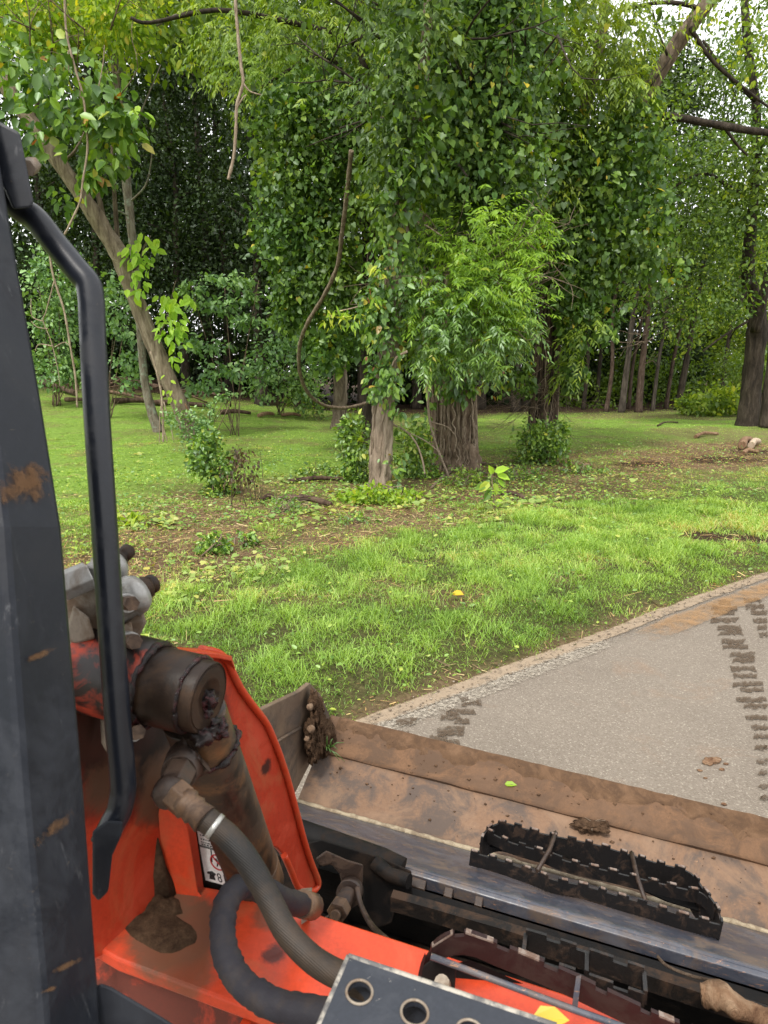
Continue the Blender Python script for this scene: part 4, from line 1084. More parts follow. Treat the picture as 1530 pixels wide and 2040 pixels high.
bag = LeafBag(); pxblob(bag, 1590, 300, b[1], 70, 120, 1.5, 700, .22, 'ovate', per=8, spread=.6); bag.build('crown', F_mid, t, kind='stuff')

# far wood that closes the view: nobody could count it
bag = LeafBag()
for k in range(88):
    x = random.uniform(-40, 34); Y = random.uniform(39, 52)
    hz = 21 if x < 4 else 9.5
    zc = random.uniform(.5, hz) ; c = ground_at(x, Y) + UP * zc
    foliage(bag, c, (random.uniform(2.2, 4), 1.8, random.uniform(1.4, 2.6)), 1250, .36, 'diamond', per=9, spread=.6, shell=.3, face=.3, droop=.4, rscale=.7 if x < 6 else 1., rshift=0)
props(bag.build('far_wood', F_mid, None), 'mass of far green wood closing the view behind the trunks', 'wood', None, 'stuff')
bag = LeafBag()
for k in range(40):
    x = random.uniform(-40, 2); Y = random.uniform(38, 41)
    foliage(bag, ground_at(x, Y) + UP * random.uniform(6, 21), (random.uniform(2., 3.6), 1.2, random.uniform(1.4, 2.4)), 700, .34, 'diamond', per=8, spread=.6, shell=.2, face=.5, droop=.4, rscale=.6)
for k in range(16):
    foliage(bag, ground_at(random.uniform(-13, -5), 37.5) + UP * random.uniform(9, 20), (2.4, 1.0, 1.8), 620, .34, 'diamond', per=8, spread=.6, shell=.2, face=.5, droop=.4, rscale=.4)
bag.build('far_canopy', F_mid, None); props(COL.objects['far_canopy'], 'upper canopy of the far wood above the dark thicket', 'wood', None, 'stuff')
bag = LeafBag()
for k in range(26):
    x = random.uniform(9, 26); Y = random.uniform(37, 43); zc = random.uniform(.3, 7)
    foliage(bag, ground_at(x, Y) + UP * zc, (random.uniform(1.4, 2.6), 1.2, random.uniform(.9, 1.7)), 800, .20, 'diamond', per=8, spread=.6, shell=.3, face=.3, droop=.4)
for k in range(30):
    x = random.uniform(7.5, 18); Y = random.uniform(31, 35)
    foliage(bag, ground_at(x, Y) + UP * random.uniform(.1, 2.2), (random.uniform(.7, 1.5), .7, random.uniform(.4, 1.0)), 260, .16, 'diamond', per=8, spread=.6, shell=.2, face=.3, droop=.4, rscale=.35)
props(bag.build('sunlit_wood', F_lite, None), 'lighter green undergrowth glowing between the stems on the right', 'wood', None, 'stuff')
bag = LeafBag()
for k in range(66):
    x = random.uniform(-30, 12); Y = random.uniform(34.5, 37.5); zc = random.uniform(.2, 10)
    foliage(bag, ground_at(x, Y) + UP * zc, (random.uniform(1.8, 3.2), 1.0, random.uniform(1.2, 2.2)), 900, .30, 'diamond', per=8, spread=.6, shell=.3, face=.3, droop=.4, rscale=.8)
for k in range(44):
    x = random.uniform(-32, 16); Y = random.uniform(35, 38.5)
    foliage(bag, ground_at(x, Y) + UP * random.uniform(.2, 2.6), (random.uniform(1.8, 3.0), .9, random.uniform(.8, 1.5)), 700, .28, 'diamond', per=8, spread=.6, shell=.2, face=.4, droop=.4, rscale=.8)
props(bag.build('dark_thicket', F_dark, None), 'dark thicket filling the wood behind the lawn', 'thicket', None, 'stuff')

# ------------------------------------------------------------ shrubs
def shrub(px, py, label, blobs, mat, size, kind='ovate', stems=6, h=.8, Yo=0., group='shrubs', name='shrub', sm=B_brown, sr=.01, nm=1.0):
    b = Gp(px, py)
    if Yo < -1:
        b = At(px, py, b[1] + Yo); b = ground_at(b[0], b[1])
        Yo = 0.
    t = thing(name, b, label, 'shrub', group)
    bag = LeafBag(); mb = MB()
    for (x, y, rx, ry, dep, n) in blobs:
        pxblob(bag, x, y, b[1] + Yo, rx, ry, dep, int(n * nm), size, kind, per=9, spread=.55, shell=.35, face=.3, droop=.35)
        c = At(x, y, b[1] + Yo)
        for k in range(max(1, stems // len(blobs))):
            e = c + np.array([random.gauss(0, .4), random.gauss(0, .3), random.gauss(0, .4)]) * M_PX(rx, b[1])
            o = b + np.array([random.gauss(0, .08), random.gauss(0, .08), -.02])
            mb.tube(spline([o, (o + e) / 2 + np.array([random.gauss(0, .06), random.gauss(0, .06), .08]), e], 4), lerp_list([sr, sr * .5], 9), 6)
    mb.build('stems', sm, t)
    bag.build('leaves', mat, t, kind='stuff')
    return t
shrub(470, 826, 'layered blue green shrub at the wood edge behind the leaning tree', [(455, 560, 60, 5, .6, 220), (430, 610, 55, 5, .6, 190), (490, 640, 45, 5, .5, 150), (410, 690, 60, 5, .6, 190), (450, 740, 55, 6, .6, 220), (400, 770, 55, 6, .5, 180), (500, 590, 36, 5, .4, 120), (380, 575, 30, 5, .4, 90)], F_shrub, .15, stems=14, sr=.012, Yo=-5.5, nm=1.0)
shrub(210, 790, 'blue green shrub seen between the grab handle and the leaning trunk', [(235, 610, 40, 25, .8, 220), (240, 660, 45, 16, .8, 200), (230, 720, 50, 16, .8, 200), (255, 760, 40, 14, .6, 140), (200, 560, 50, 30, .8, 220)], F_shrub, .15, stems=10, sr=.012, Yo=-5, nm=1.1)
shrub(110, 775, 'leafy shrub between the cab post and the grab handle', [(110, 560, 55, 60, 1., 620), (120, 640, 55, 40, 1., 420), (110, 730, 50, 40, .9, 420), (150, 740, 40, 30, .7, 220)], F_shrub, .15, stems=8, sr=.02, Yo=-4, nm=2.0)
shrub(560, 826, 'dark low shrub at the wood edge right of the layered shrub', [(560, 720, 70, 45, .9, 520), (600, 770, 50, 30, .7, 300), (520, 760, 30, 40, .6, 200), (580, 660, 50, 40, .9, 300)], F_shrub, .15, stems=8, sr=.015, Yo=-1, nm=1.7)
shrub(640, 835, 'dark shrub at the foot of the grey trunk behind', [(620, 805, 45, 28, .7, 300), (590, 800, 30, 24, .5, 160), (715, 830, 30, 25, .5, 120)], F_low, .14, stems=8)
shrub(1420, 828, 'bright green bush on the far rise beside the bent dark trunk', [(1400, 800, 40, 20, 1., 420), (1440, 798, 40, 22, 1., 420), (1470, 800, 25, 22, .8, 240), (1370, 806, 20, 14, .6, 160), (1425, 812, 60, 14, .9, 300)], F_lite, .18, stems=8)
shrub(432, 985, 'green bush in front of the leaning tree foot', [(430, 930, 34, 40, .35, 520), (415, 885, 22, 30, .3, 260), (440, 980, 36, 24, .3, 320), (455, 1005, 26, 18, .25, 160), (400, 910, 26, 26, .25, 180)], F_low, .07, stems=16, nm=1.6)
shrub(405, 905, 'spindly bluish sapling with one long sideways shoot by the leaning tree foot', [(385, 850, 30, 34, .25, 240), (420, 815, 12, 16, .15, 60), (440, 795, 16, 8, .12, 60), (460, 782, 10, 5, .1, 30), (350, 835, 26, 20, .25, 110), (410, 850, 20, 16, .2, 100), (400, 885, 26, 22, .22, 130), (375, 880, 16, 30, .2, 80)], F_shrub, .065, stems=18, nm=1.7)
shrub(425, 1100, 'small leafy weed clump on the brown mown strip', [(425, 1080, 26, 20, .16, 240), (410, 1092, 20, 12, .12, 120), (445, 1088, 16, 12, .12, 90)], F_low, .055, stems=8, group='weed clumps', name='weed_clump')
shrub(490, 1090, 'second small weed clump right of the leafy one', [(490, 1075, 14, 14, .1, 80), (505, 1085, 12, 10, .1, 60)], F_low, .05, stems=5, group='weed clumps', name='weed_clump')
shrub(250, 1048, 'yellowing weed clump beside the grab handle', [(250, 1035, 26, 10, .16, 110), (310, 1052, 22, 10, .14, 90)], F_yel, .08, stems=5, group='weed clumps', name='weed_clump')
shrub(720, 960, 'bushy regrowth left of the pale front trunk', [(715, 880, 22, 45, .35, 330), (705, 930, 24, 30, .3, 260), (720, 965, 34, 18, .25, 260), (690, 860, 16, 30, .25, 120)], F_low, .09, stems=12, nm=2.0)
shrub(830, 950, 'tangle of green stems between the two front trunks', [(820, 890, 28, 40, .35, 260), (840, 930, 34, 28, .35, 280), (810, 950, 24, 20, .25, 160), (870, 955, 26, 16, .25, 130), (850, 880, 20, 40, .3, 120), (890, 975, 40, 12, .25, 160)], F_low, .08, stems=22, nm=2.0)
shrub(1085, 925, 'green bush round the foot of the forked vine tree', [(1080, 870, 42, 30, .4, 620), (1100, 900, 34, 24, .35, 380), (1060, 910, 36, 18, .35, 300), (1110, 860, 24, 24, .3, 200), (1050, 880, 22, 22, .3, 160)], F_low, .075, stems=20, nm=1.6)
shrub(780, 1000, 'yellow green creeper spreading over the ground before the front trunk', [(740, 985, 45, 12, .3, 220), (800, 990, 40, 12, .3, 200), (700, 1000, 40, 10, .25, 140), (770, 1010, 60, 8, .3, 120)], F_bright, .075, stems=6, nm=1.5)
shrub(1160, 945, 'low green weeds right of the forked vine tree', [(1150, 930, 26, 12, .25, 140), (1180, 940, 30, 10, .25, 140), (1120, 945, 26, 12, .25, 140)], F_low, .06, stems=6)

shrub(940, 968, 'scruffy weeds and dry stems before the thickest vine trunk', [(930, 950, 34, 14, .25, 200), (965, 960, 26, 12, .22, 150), (900, 962, 26, 12, .2, 140)], F_low, .055, stems=26, sm=B_vinel, sr=.005)
shrub(1030, 955, 'low weeds between the seedling and the forked vine tree', [(1030, 940, 30, 14, .25, 190), (1060, 950, 26, 10, .2, 120)], F_low, .055, stems=16, sm=B_vinel, sr=.005)
shrub(640, 955, 'patch of tangled weeds left of the pale front trunk', [(640, 940, 34, 16, .3, 230), (600, 950, 30, 12, .25, 160), (670, 950, 24, 16, .25, 150)], F_low, .06, stems=18, sr=.005)
shrub(560, 1020, 'wispy pale weeds on the brown strip below the bent stick', [(560, 1000, 36, 18, .22, 150), (610, 1015, 34, 14, .2, 130)], F_low, .045, stems=34, sm=B_vinel, sr=.004)
shrub(700, 1040, 'small green weeds at the inner edge of the verge grass', [(700, 1030, 30, 10, .18, 130), (740, 1040, 26, 9, .16, 110), (660, 1045, 24, 8, .16, 90)], F_low, .045, stems=10, sr=.004)

# brown dead weed stalks
b = Gp(485, 995)
t = thing('dead_weeds', b, 'dark dry weed stalks standing beside the green bush', 'weeds')
for k in range(11):
    mb = MB(); x = 455 + k * 7 + random.uniform(-4, 4); top = random.uniform(880, 930)
    g = Gp(x + random.uniform(-8, 8), 1000 + random.uniform(-18, 14))
    e = At(x + random.uniform(-24, 30), top + random.uniform(0, 40), g[1]); mb.tube(spline([g, (g + e) / 2 + np.array([random.gauss(0, .05), 0, 0]), e], 4), lerp_list([.006, .002], 9), 5)
    mb.build('stalk', B_vined, t)
bag = LeafBag()
pxblob(bag, 480, 935, b[1], 34, 45, .25, 260, .055, 'ovate', per=5, spread=.5, droop=1.5)
M_deadleaf = leaf_mat('dead_brown_leaves', [(0, (.03, .018, .012)), (1, (.14, .08, .045))], .15, gain=1.)
bag.build('dry_leaves', M_deadleaf, t, kind='stuff')

# seedling with big leaves by the thick trunk
b = Gp(985, 1018)
t = thing('seedling', b, 'young big leaved seedling standing before the thickest vine trunk', 'seedling')
YY = b[1]
stem(t, 'stem', trunk_pts([(985, 1018), (983, 985), (980, 950), (985, 935)], YY, None, 4), [.008, .005], B_brown, 6)
for (x, y, tx, tz, s, me_) in ((985, 940, .8, .3, .22, ME_sprout), (990, 945, .9, -.3, .2, ME_sprout), (982, 945, -.4, .8, .16, ME_sprout), (975, 960, -.6, -.5, .22, ME_big), (970, 965, -.9, -.3, .2, ME_big), (985, 962, .2, -.9, .18, ME_big), (978, 975, -.5, -.8, .2, ME_big), (992, 955, .6, -.7, .15, ME_sprout)):
    leaf_obj(me_, At(x, y, YY), (tx, -.3, tz), (-tz * .4 + .1, -.8, .7), s * YY / 9.5, t)
for k in range(26):
    leaf_obj(ME_sprout, At(random.gauss(992, 12), random.uniform(975, 1010), YY), (random.uniform(-1, 1), -.3, random.uniform(-.3, .4)), (random.gauss(0, .3), -.5, 1), random.uniform(.05, .09) * YY / 9.5, t)

# fallen leaves
for (px, py, s, lab) in ((901, 1195, .12, 'single yellow leaf lying on the bright verge grass'), (1085, 2024, .0, '')):
    if s:
        g = Gp(px, py); o = leaf_obj(ME_yel, g + UP * .055, (.5, -.5, .12), (-.2, -.45, .85), s * .9, None, 'fallen_leaf'); props(o, lab, 'leaf')
g = Gp(985, 1452 - 4)

# ------------------------------------------------------------ logs, sticks, chips
def log(px0, py0, px1, py1, r, label, mat=W_wood, dz=0., name='log', group='logs and branches on the ground', cat='log', seed=0):
    a = Gp(px0, py0); c = Gp(px1, py1)
    L = np.linalg.norm(c - a)
    if L > 7: c = a + (c - a) / L * 7
    pts = spline([a + UP * (r + dz), (a + c) / 2 + UP * (r + dz + .05) + RN * random.gauss(0, .06), c + UP * (r + dz)], 5)
    rad = [r * random.uniform(.85, 1.12) * (1 - .25 * i / len(pts)) for i in range(len(pts))]
    mb = MB(); mb.tube(pts, rad, 9, True, .2, seed)
    o = mb.build(name, mat, None); props(o, label, cat, group)
random.seed(5)
log(85, 768, 150, 790, .12, 'rotting log at the far left of the log pile behind the post')
log(130, 800, 205, 806, .07, 'pale peeled log lying before the pile beside the grab handle', W_peel)
log(215, 783, 300, 803, .06, 'pale thin trunk slanting across the front of the log pile', W_peel)
log(225, 804, 330, 808, .09, 'dark log under the pale trunk in the pile', W_wood)
log(240, 770, 340, 792, .10, 'dark upper log of the pile, behind the slim tree', W_wood, .2)
log(300, 808, 420, 815, .10, 'long dark log in the shade right of the slim tree', W_wood)
log(360, 800, 450, 808, .09, 'dark upper log right of the leaning trunk', W_wood, .25)
log(440, 826, 500, 828, .08, 'short dark log at the wood edge behind the bush', W_wood)
log(515, 832, 545, 829, .07, 'broken reddish wood chunk at the wood edge', W_split)
log(560, 830, 598, 831, .06, 'second reddish wood chunk left of the looped vine', W_split)
for k in range(34):
    x0 = random.uniform(80, 470); y0 = 770 + max(0, x0 - 150) * .13 + random.uniform(-4, 8); L_ = random.uniform(25, 80)
    a_ = Gp(x0, y0); e_ = a_ + np.array([random.uniform(-1, 1) * 1.6, random.uniform(-.6, .6), 0]); e_[2] = a_[2] + random.uniform(0, .45)
    mb = MB(); rr_ = random.uniform(.02, .05); mb.tube([a_ + UP * random.uniform(.03, .35), (a_ + e_) / 2 + UP * random.uniform(.05, .3), e_ + UP * .1], [rr_, rr_ * .9, rr_ * .6], 6)
    props(mb.build('branch', random.choice([W_wood, W_wood, W_peel]), None), 'broken branch in the brush heap along the wood edge', 'branch', 'branches of the brush heap')
log(575, 964, 700, 962, .04, 'long grey stick on the mown strip left of the front trunk', W_wood, cat='stick', name='stick')
log(560, 1000, 660, 1012, .045, 'bent brown stick in the mown strip behind the wilted leaves', W_wood, cat='stick', name='stick')
log(520, 1004, 548, 1000, .045, 'short dark stick beside the dead weed stalks', W_wood, cat='stick', name='stick')
log(1385, 874, 1430, 868, .05, 'pale broken stick lying on the far mown grass', W_split, cat='stick', name='stick')
log(1310, 850, 1350, 843, .03, 'thin dark stick on the far mown grass', W_wood, cat='stick', name='stick')
log(1478, 896, 1492, 884, .10, 'orange split stump chunk near the right edge', W_split, cat='stump', name='stump_chunk')
log(1496, 894, 1512, 886, .08, 'pale split chunk beside the orange stump piece', bark_mat('pale_split', (.3, .22, .15), (.48, .38, .28), (.6, .52, .42)), cat='stump', name='stump_chunk')
log(1480, 908, 1510, 905, .05, 'pale root piece lying in the scraped soil at right', W_split, cat='stick', name='stick')
log(1000, 990, 1050, 1000, .035, 'grey root end lying on the brown strip right of the seedling', W_wood, cat='stick', name='stick')

# ================================================================== THE TRACK LOADER AND ITS BUCKET
P_rustbar = painted('dark_rusty_bar', (.010, .008, .007), .6, (.045, .026, .016), .40, (.12, .07, .04), .08, dsc=16, bump=.4, spec=.2)
OIL = (.012, .008, .007); BRN = (.10, .052, .030)
W_LAT = -.627
P_ridge = painted('dry_soil_crust', (.115, .068, .040), .95, (.075, .046, .029), .5, (.19, .115, .07), .10, dsc=24, bump=1.0, dirt2=(.15, .09, .054), spec=.1)
RT = RV - UP * TILT                        # loader's own right, with its side tilt
def plane_p(px, py, P0, N): v = ray(px, py); return CAMP + v * (np.dot(P0 - CAMP, N) / v.dot(N))
WEB0 = Mp(W_LAT, .69, .9); WEBN = norm(RV - .15 * FV + UP * TILT * 0)
def Wp(px, py, off=0.): return plane_p(px, py, WEB0 + WEBN * off, WEBN)     # on the arm's web
P_post = painted('post_paint', (.0105, .0130, .0190), .42, (.024, .027, .034), .42, (.11, .085, .062), .06, dsc=11, bump=.06, dirt2=(.015, .0165, .021), d2amt=.5, spec=.22, streak=(.085, .088, .095), streak_amt=.7)
P_tube = painted('grab_handle_paint', (.012, .0145, .021), .30, (.022, .024, .030), .34, (.22, .19, .15), .03, dsc=16, bump=.05)
P_blk = painted('black_frame_paint', (.006, .0052, .005), .6, (.024, .015, .010), .40, (.11, .06, .032), .06, dsc=12, bump=.3, spec=.18)
P_void = painted('oily_and_shade_black', (.0045, .004, .004), .65, (.016, .011, .008), .30, (.12, .075, .04), .03, dsc=11, bump=.5, spec=.15)
STW = [(Wp(290, 1450), .16, OIL, .97), (Wp(385, 1490), .12, OIL, .95), (Wp(350, 1530), .10, OIL, .95), (Wp(330, 1570), .07, BRN, .85), (Wp(180, 1420), .09, (.05, .02, .014), .9), (Wp(530, 1530), .02, OIL, .9), (Wp(220, 1560), .05, BRN, .7)]
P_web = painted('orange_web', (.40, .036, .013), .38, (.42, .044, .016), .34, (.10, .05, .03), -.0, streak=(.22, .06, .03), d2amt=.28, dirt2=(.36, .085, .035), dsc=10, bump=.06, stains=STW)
P_orange = painted('orange_paint', (.52, .052, .016), .36, (.42, .044, .016), .34, (.10, .05, .03), -.0, streak=(.22, .06, .03), d2amt=.28, dirt2=(.36, .085, .035), dsc=9, bump=.06)
CTS = [(Mp(-.55, .74, .885), .085, BRN, .92), (Mp(-.60, .79, .89), .07, BRN, .92), (Mp(-.50, .70, .885), .05, (.14, .055, .028), .8), (Mp(-.40, .76, .885), .02, OIL, .8), (Mp(-.44, .82, .885), .03, BRN, .7), (Mp(-.30, .69, .885), .02, BRN, .5)]
P_cross = painted('orange_cross_member', (.52, .052, .016), .36, (.45, .046, .016), .34, (.12, .05, .03), -.0, streak=(.22, .06, .03), d2amt=.28, dirt2=(.36, .085, .035), dsc=9, bump=.06, stains=CTS)
P_oran_d = painted('orange_paint_dirty', (.50, .050, .020), .45, (.035, .018, .013), .52, (.10, .05, .03), .03, dsc=9, bump=.15)
P_collar = painted('oily_orange_collar', (.016, .010, .009), .38, (.48, .055, .022), .36, (.05, .03, .02), .05, dsc=13, bump=.15)
P_grease = painted('greasy_steel', (.016, .0095, .0065), .42, (.050, .027, .014), .46, (.006, .005, .005), .16, dsc=14, bump=.3, dirt2=(.026, .016, .011), spec=.25)
P_barrel = painted('cylinder_barrel', (.020, .015, .011), .32, (.048, .030, .018), .48, (.008, .008, .010), .20, dsc=10, bump=.15, dirt2=(.17, .08, .03), d2amt=.36, streak=(.12, .065, .03))
P_glob = painted('wet_grease', (.010, .006, .006), .10, (.06, .010, .012), .36, None, 0, dsc=60, bump=.8)
P_fit = painted('rusty_fitting', (.030, .018, .013), .42, (.060, .035, .022), .42, (.015, .010, .008), .06, dsc=22, bump=.4)
P_brass = painted('crusted_brass', (.11, .062, .033), .46, (.042, .025, .017), .45, (.36, .27, .18), .03, dsc=26, bump=.4)
P_zinc = painted('dirty_zinc', (.34, .335, .32), .34, (.17, .13, .095), .40, (.10, .066, .045), .04, metal=.3, dsc=15, bump=.15)
P_zinc2 = painted('muddy_zinc', (.25, .21, .165), .5, (.13, .082, .05), .46, (.38, .35, .30), .02, metal=.2, dsc=17, bump=.3)
P_band = painted('bright_crimp', (.42, .42, .40), .32, (.2, .18, .16), .4, None, 0, metal=.6, dsc=40)
P_rust = painted('rusty_bucket_floor', (.175, .100, .058), .66, (.074, .060, .053), .52, (.27, .16, .092), .10, dsc=7, bump=.2, dirt2=(.20, .125, .078), spec=.35, d2amt=.46, streak=(.11, .095, .085), streak_amt=.5)
P_edge = painted('muddy_cutting_edge', (.150, .084, .047), .82, (.080, .052, .036), .52, (.22, .13, .078), .08, dsc=10, bump=.6, dirt2=(.105, .064, .041), spec=.2)
P_side = painted('scraped_side_plate', (.115, .078, .054), .5, (.055, .041, .032), .45, (.24, .145, .08), .08, dsc=8, bump=.2, dirt2=(.165, .115, .075), streak=(.2, .16, .12))
P_back = painted('worn_blue_black', (.045, .050, .068), .34, (.11, .078, .058), .40, (.34, .18, .10), .22, dsc=10, bump=.2, dirt2=(.085, .088, .105), spec=.5)
P_weld = painted('pale_weld', (.34, .28, .19), .6, (.16, .12, .08), .5, (.07, .065, .06), .06, dsc=25, bump=.6)
P_tooth = painted('worn_step_steel', (.010, .009, .009), .38, (.045, .027, .018), .28, (.30, .20, .155), .05, dsc=26, bump=.4)
P_tread = painted('maroon_step', (.020, .008, .008), .5, (.030, .015, .012), .4, (.26, .20, .18), .02, dsc=18, bump=.2, spec=.25)
P_plate = painted('slate_plate', (.024, .028, .038), .42, (.042, .046, .056), .34, (.48, .45, .40), .06, dsc=17, bump=.06)
P_wornedge = painted('bare_worn_edge', (.36, .33, .28), .5, (.06, .06, .065), .5, None, 0, dsc=40)
P_sticker = painted('white_decal', (.80, .79, .76), .4, (.60, .57, .52), .25, None, 0, dsc=20, bump=0)
P_ink = painted('decal_ink', (.015, .015, .015), .5, (.03, .03, .03), .2)
P_redink = painted('decal_red', (.55, .03, .03), .5, (.5, .04, .04), .2)
m, nt, out = mat_new('braided_hose'); p = gpos(nt)
w1 = nt.nodes.new('ShaderNodeTexWave'); w1.inputs['Scale'].default_value = 160; w1.bands_direction = 'DIAGONAL'; nt.links.new(p, w1.inputs['Vector'])
dn = ramp_n(nt, noise_n(nt, p, 11, 7, .7), [(.42, 0.), (.62, 1.)])
col = mix_n(nt, math_n(nt, 'MULTIPLY', dn, .75), (.008, .007, .0065), (.042, .025, .013))
pbr(nt, out, col, .62, 0, bump_n(nt, math_n(nt, 'ADD', math_n(nt, 'MULTIPLY', w1.outputs['Fac'], .4), noise_n(nt, p, 220, 4, .7)), .3, .002), .4); P_hose = m
m, nt, out = mat_new('woven_sleeve'); p = gpos(nt)
ck = nt.nodes.new('ShaderNodeTexChecker'); ck.inputs['Scale'].default_value = 420; nt.links.new(p, ck.inputs['Vector'])
dn = ramp_n(nt, noise_n(nt, p, 13, 7, .7), [(.45, 0.), (.66, 1.)])
col = mix_n(nt, math_n(nt, 'MULTIPLY', dn, .75), (.013, .012, .017), (.040, .027, .018))
pbr(nt, out, col, .75, 0, bump_n(nt, math_n(nt, 'ADD', ck.outputs['Fac'], noise_n(nt, p, 60, 4)), .45, .003), .35); P_sleeve = m
m, nt, out = mat_new('brown_soil'); p = gpos(nt)
pbr(nt, out, ramp_n(nt, noise_n(nt, p, 55, 9, .75), [(.28, (.034, .020, .012)), (.5, (.095, .056, .033)), (.75, (.19, .118, .070))]), .95, 0, bump_n(nt, noise_n(nt, p, 90, 8, .8), 1., .02), .1); P_soil = m

loader = thing('track_loader', Mp(-.1, .0, 0.02), 'orange and black track loader, seen from its seat past the cab post', 'loader')

# ---- cab post: heavy square column left of the driver
def post_x(y): return float(np.interp(y, (-160, 523, 800, 1050, 1590, 1980, 2150), (-170, -62, -22, 8, 48, 85, 98))), float(np.interp(y, (-160, 250, 523, 800, 1050, 1590, 1980, 2150), (-72, -8, 38, 87, 127, 173, 201, 212)))
def post_sec(y, dN, dR):
    nxp, rxp = post_x(y)
    N = Dp(nxp, y, dN); R = Dp(rxp, y, dR); Lf = N + (N - R) * 0 + np.array([-.16, .045, 0]); Bk = R + np.array([-.16, .06, 0])
    return [N, R, Bk, Lf]
secs = [post_sec(y, a, a + .07) for y, a in ((-160, .70), (250, .66), (523, .64), (800, .61), (1050, .585), (1590, .55), (1980, .53), (2150, .52))]
mb = MB(); V = []; F = []
for s_ in secs: V += s_
for i in range(len(secs) - 1):
    for k in range(4): F.append((i * 4 + k, i * 4 + (k + 1) % 4, i * 4 + 4 + (k + 1) % 4, i * 4 + 4 + k))
F += [(3, 2, 1, 0), tuple(len(V) - 4 + k for k in range(4))]
mb.add(V, F); post = mb.build('cab_post', P_post, loader, bevel=.007)
mb = MB(); mb.prism([Dp(x, y, .74) for x, y in ((-40, 225), (4, 245), (40, 264), (67, 402), (62, 414), (26, 418), (10, 380), (-40, 300))], ray(30, 330) * .035); mb.build('handle_bracket', P_post, post, bevel=.003)
mb = MB(); mb.cyl(Dp(54, 335, .765), Dp(66, 328, .79), .009, 6); mb.build('bolt', P_zinc2, post)
# wide rust brown scuff on the post: mud crust with its own thickness
P_mud = worn_sheet_mat('dried_mud_smear', (.10, .055, .028), (.17, .10, .055), .36, 42, .16, .75)
def post_smear(x0, y0, x1, y1, wpx, name='mud_smear'):
    """thin crust on the inner face of the post along a stroke"""
    gx_, gy_ = 13, 7; V = []; R = []; L = math.hypot(x1 - x0, y1 - y0); nx_, ny_ = -(y1 - y0) / L, (x1 - x0) / L
    for j in range(gy_):
        for i in range(gx_):
            u = i / (gx_ - 1); w = j / (gy_ - 1) * 2 - 1
            x = x0 + (x1 - x0) * u + nx_ * w * wpx; y = y0 + (y1 - y0) * u + ny_ * w * wpx
            ys = np.array((-160, 250, 523, 800, 1050, 1590, 1980, 2150.)); k = int(np.clip(np.searchsorted(ys, y) - 1, 0, 6))
            A0, B0 = secs[k][0], secs[k][1]; N = np.cross(B0 - A0, secs[k + 1][0] - A0); v = ray(x, y)
            V.append(CAMP + v * (np.dot(A0 - CAMP, N) / v.dot(N)) * .995)
            R.append(max(0., 1 - (2 * u - 1) ** 2) * max(0., 1 - w * w))
    T = []
    for j in range(gy_ - 1):
        for i in range(gx_ - 1):
            k = j * gx_ + i; T += [(k, k + 1, k + gx_ + 1), (k, k + gx_ + 1, k + gx_)]
    me = np_mesh(name, np.array(V) - LOC[post.name], np.array(T), P_mud, np.array(R)); link(name, me, post)
post_smear(-50, 978, 150, 955, 80); post_smear(40, 1720, 190, 1568, 26); post_smear(70, 1950, 190, 1900, 12); post_smear(20, 1330, 150, 1275, 14); post_smear(60, 1985, 130, 1960, 8)
# ---- grab handle
hp = [(8, 385, .80), (40, 415, .80), (72, 438, .80), (112, 488, .80), (155, 540, .80), (176, 566, .80), (182, 600, .80), (184, 640, .80), (192, 810, .80), (208, 1050, .80), (222, 1260, .80), (235, 1440, .80), (243, 1530, .80), (245, 1575, .80), (238, 1612, .80), (222, 1645, .795), (205, 1680, .79)]
mb = MB(); mb.tube(spline([Dp(*q) for q in hp], 6), .0148, 20); hnd = mb.build('grab_handle', P_tube, loader)
mb = MB(); mb.prism([Dp(x, y, .775) for x, y in ((184, 1655), (214, 1634), (246, 1636), (242, 1664), (224, 1704), (216, 1776), (196, 1796), (184, 1780))], ray(210, 1700) * .03); mb.build('handle_foot', P_post, hnd, bevel=.003)

# ---- lift arm web with its curved guard edge
web = [(60, 1300), (160, 1284), (280, 1286), (400, 1293), (432, 1300), (452, 1316), (466, 1345), (482, 1375), (505, 1407), (530, 1440), (546, 1475), (560, 1512), (574, 1556), (590, 1615), (606, 1675), (620, 1718), (632, 1748), (634, 1764), (624, 1775), (606, 1776), (592, 1764), (580, 1735), (566, 1704), (552, 1688), (536, 1686), (500, 1700), (430, 1760), (330, 1800), (215, 1900), (60, 1960)]
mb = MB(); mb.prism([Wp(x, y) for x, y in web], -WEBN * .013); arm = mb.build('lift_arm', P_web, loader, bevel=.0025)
# rolled flange along the top and down the front of the guard
fl = [(200, 1286), (280, 1286), (340, 1288), (400, 1293), (432, 1300), (452, 1316), (466, 1345)]
mb = MB(); A = [Wp(x, y) for x, y in fl]; n = len(A); wd = [.03, .034, .034, .034, .028, .014, .004]
V = [q for q in A] + [q + RT * w for q, w in zip(A, wd)]
V += [q - UP * .010 for q in V]
F = []
for i in range(n - 1):
    F += [(i, i + 1, n + i + 1, n + i), (2 * n + i + 1, 2 * n + i, 3 * n + i, 3 * n + i + 1), (n + i, n + i + 1, 3 * n + i + 1, 3 * n + i)]
F += [(0, n, 3 * n, 2 * n), (2 * n - 1, n - 1, 3 * n - 1, 4 * n - 1)]
mb.add(V, F); mb.build('top_flange', P_orange, arm, bevel=.002)
rim_px = fl[3:] + [(482, 1375), (505, 1407), (530, 1440), (546, 1475), (560, 1512), (574, 1556), (590, 1615), (606, 1675), (620, 1718), (632, 1748), (634, 1764), (624, 1775), (606, 1776), (592, 1764), (580, 1735), (566, 1704)]
mb = MB(); mb.tube(spline([Wp(x, y, .004) for x, y in rim_px], 4), .0068, 10); mb.build('guard_rim', P_orange, arm)
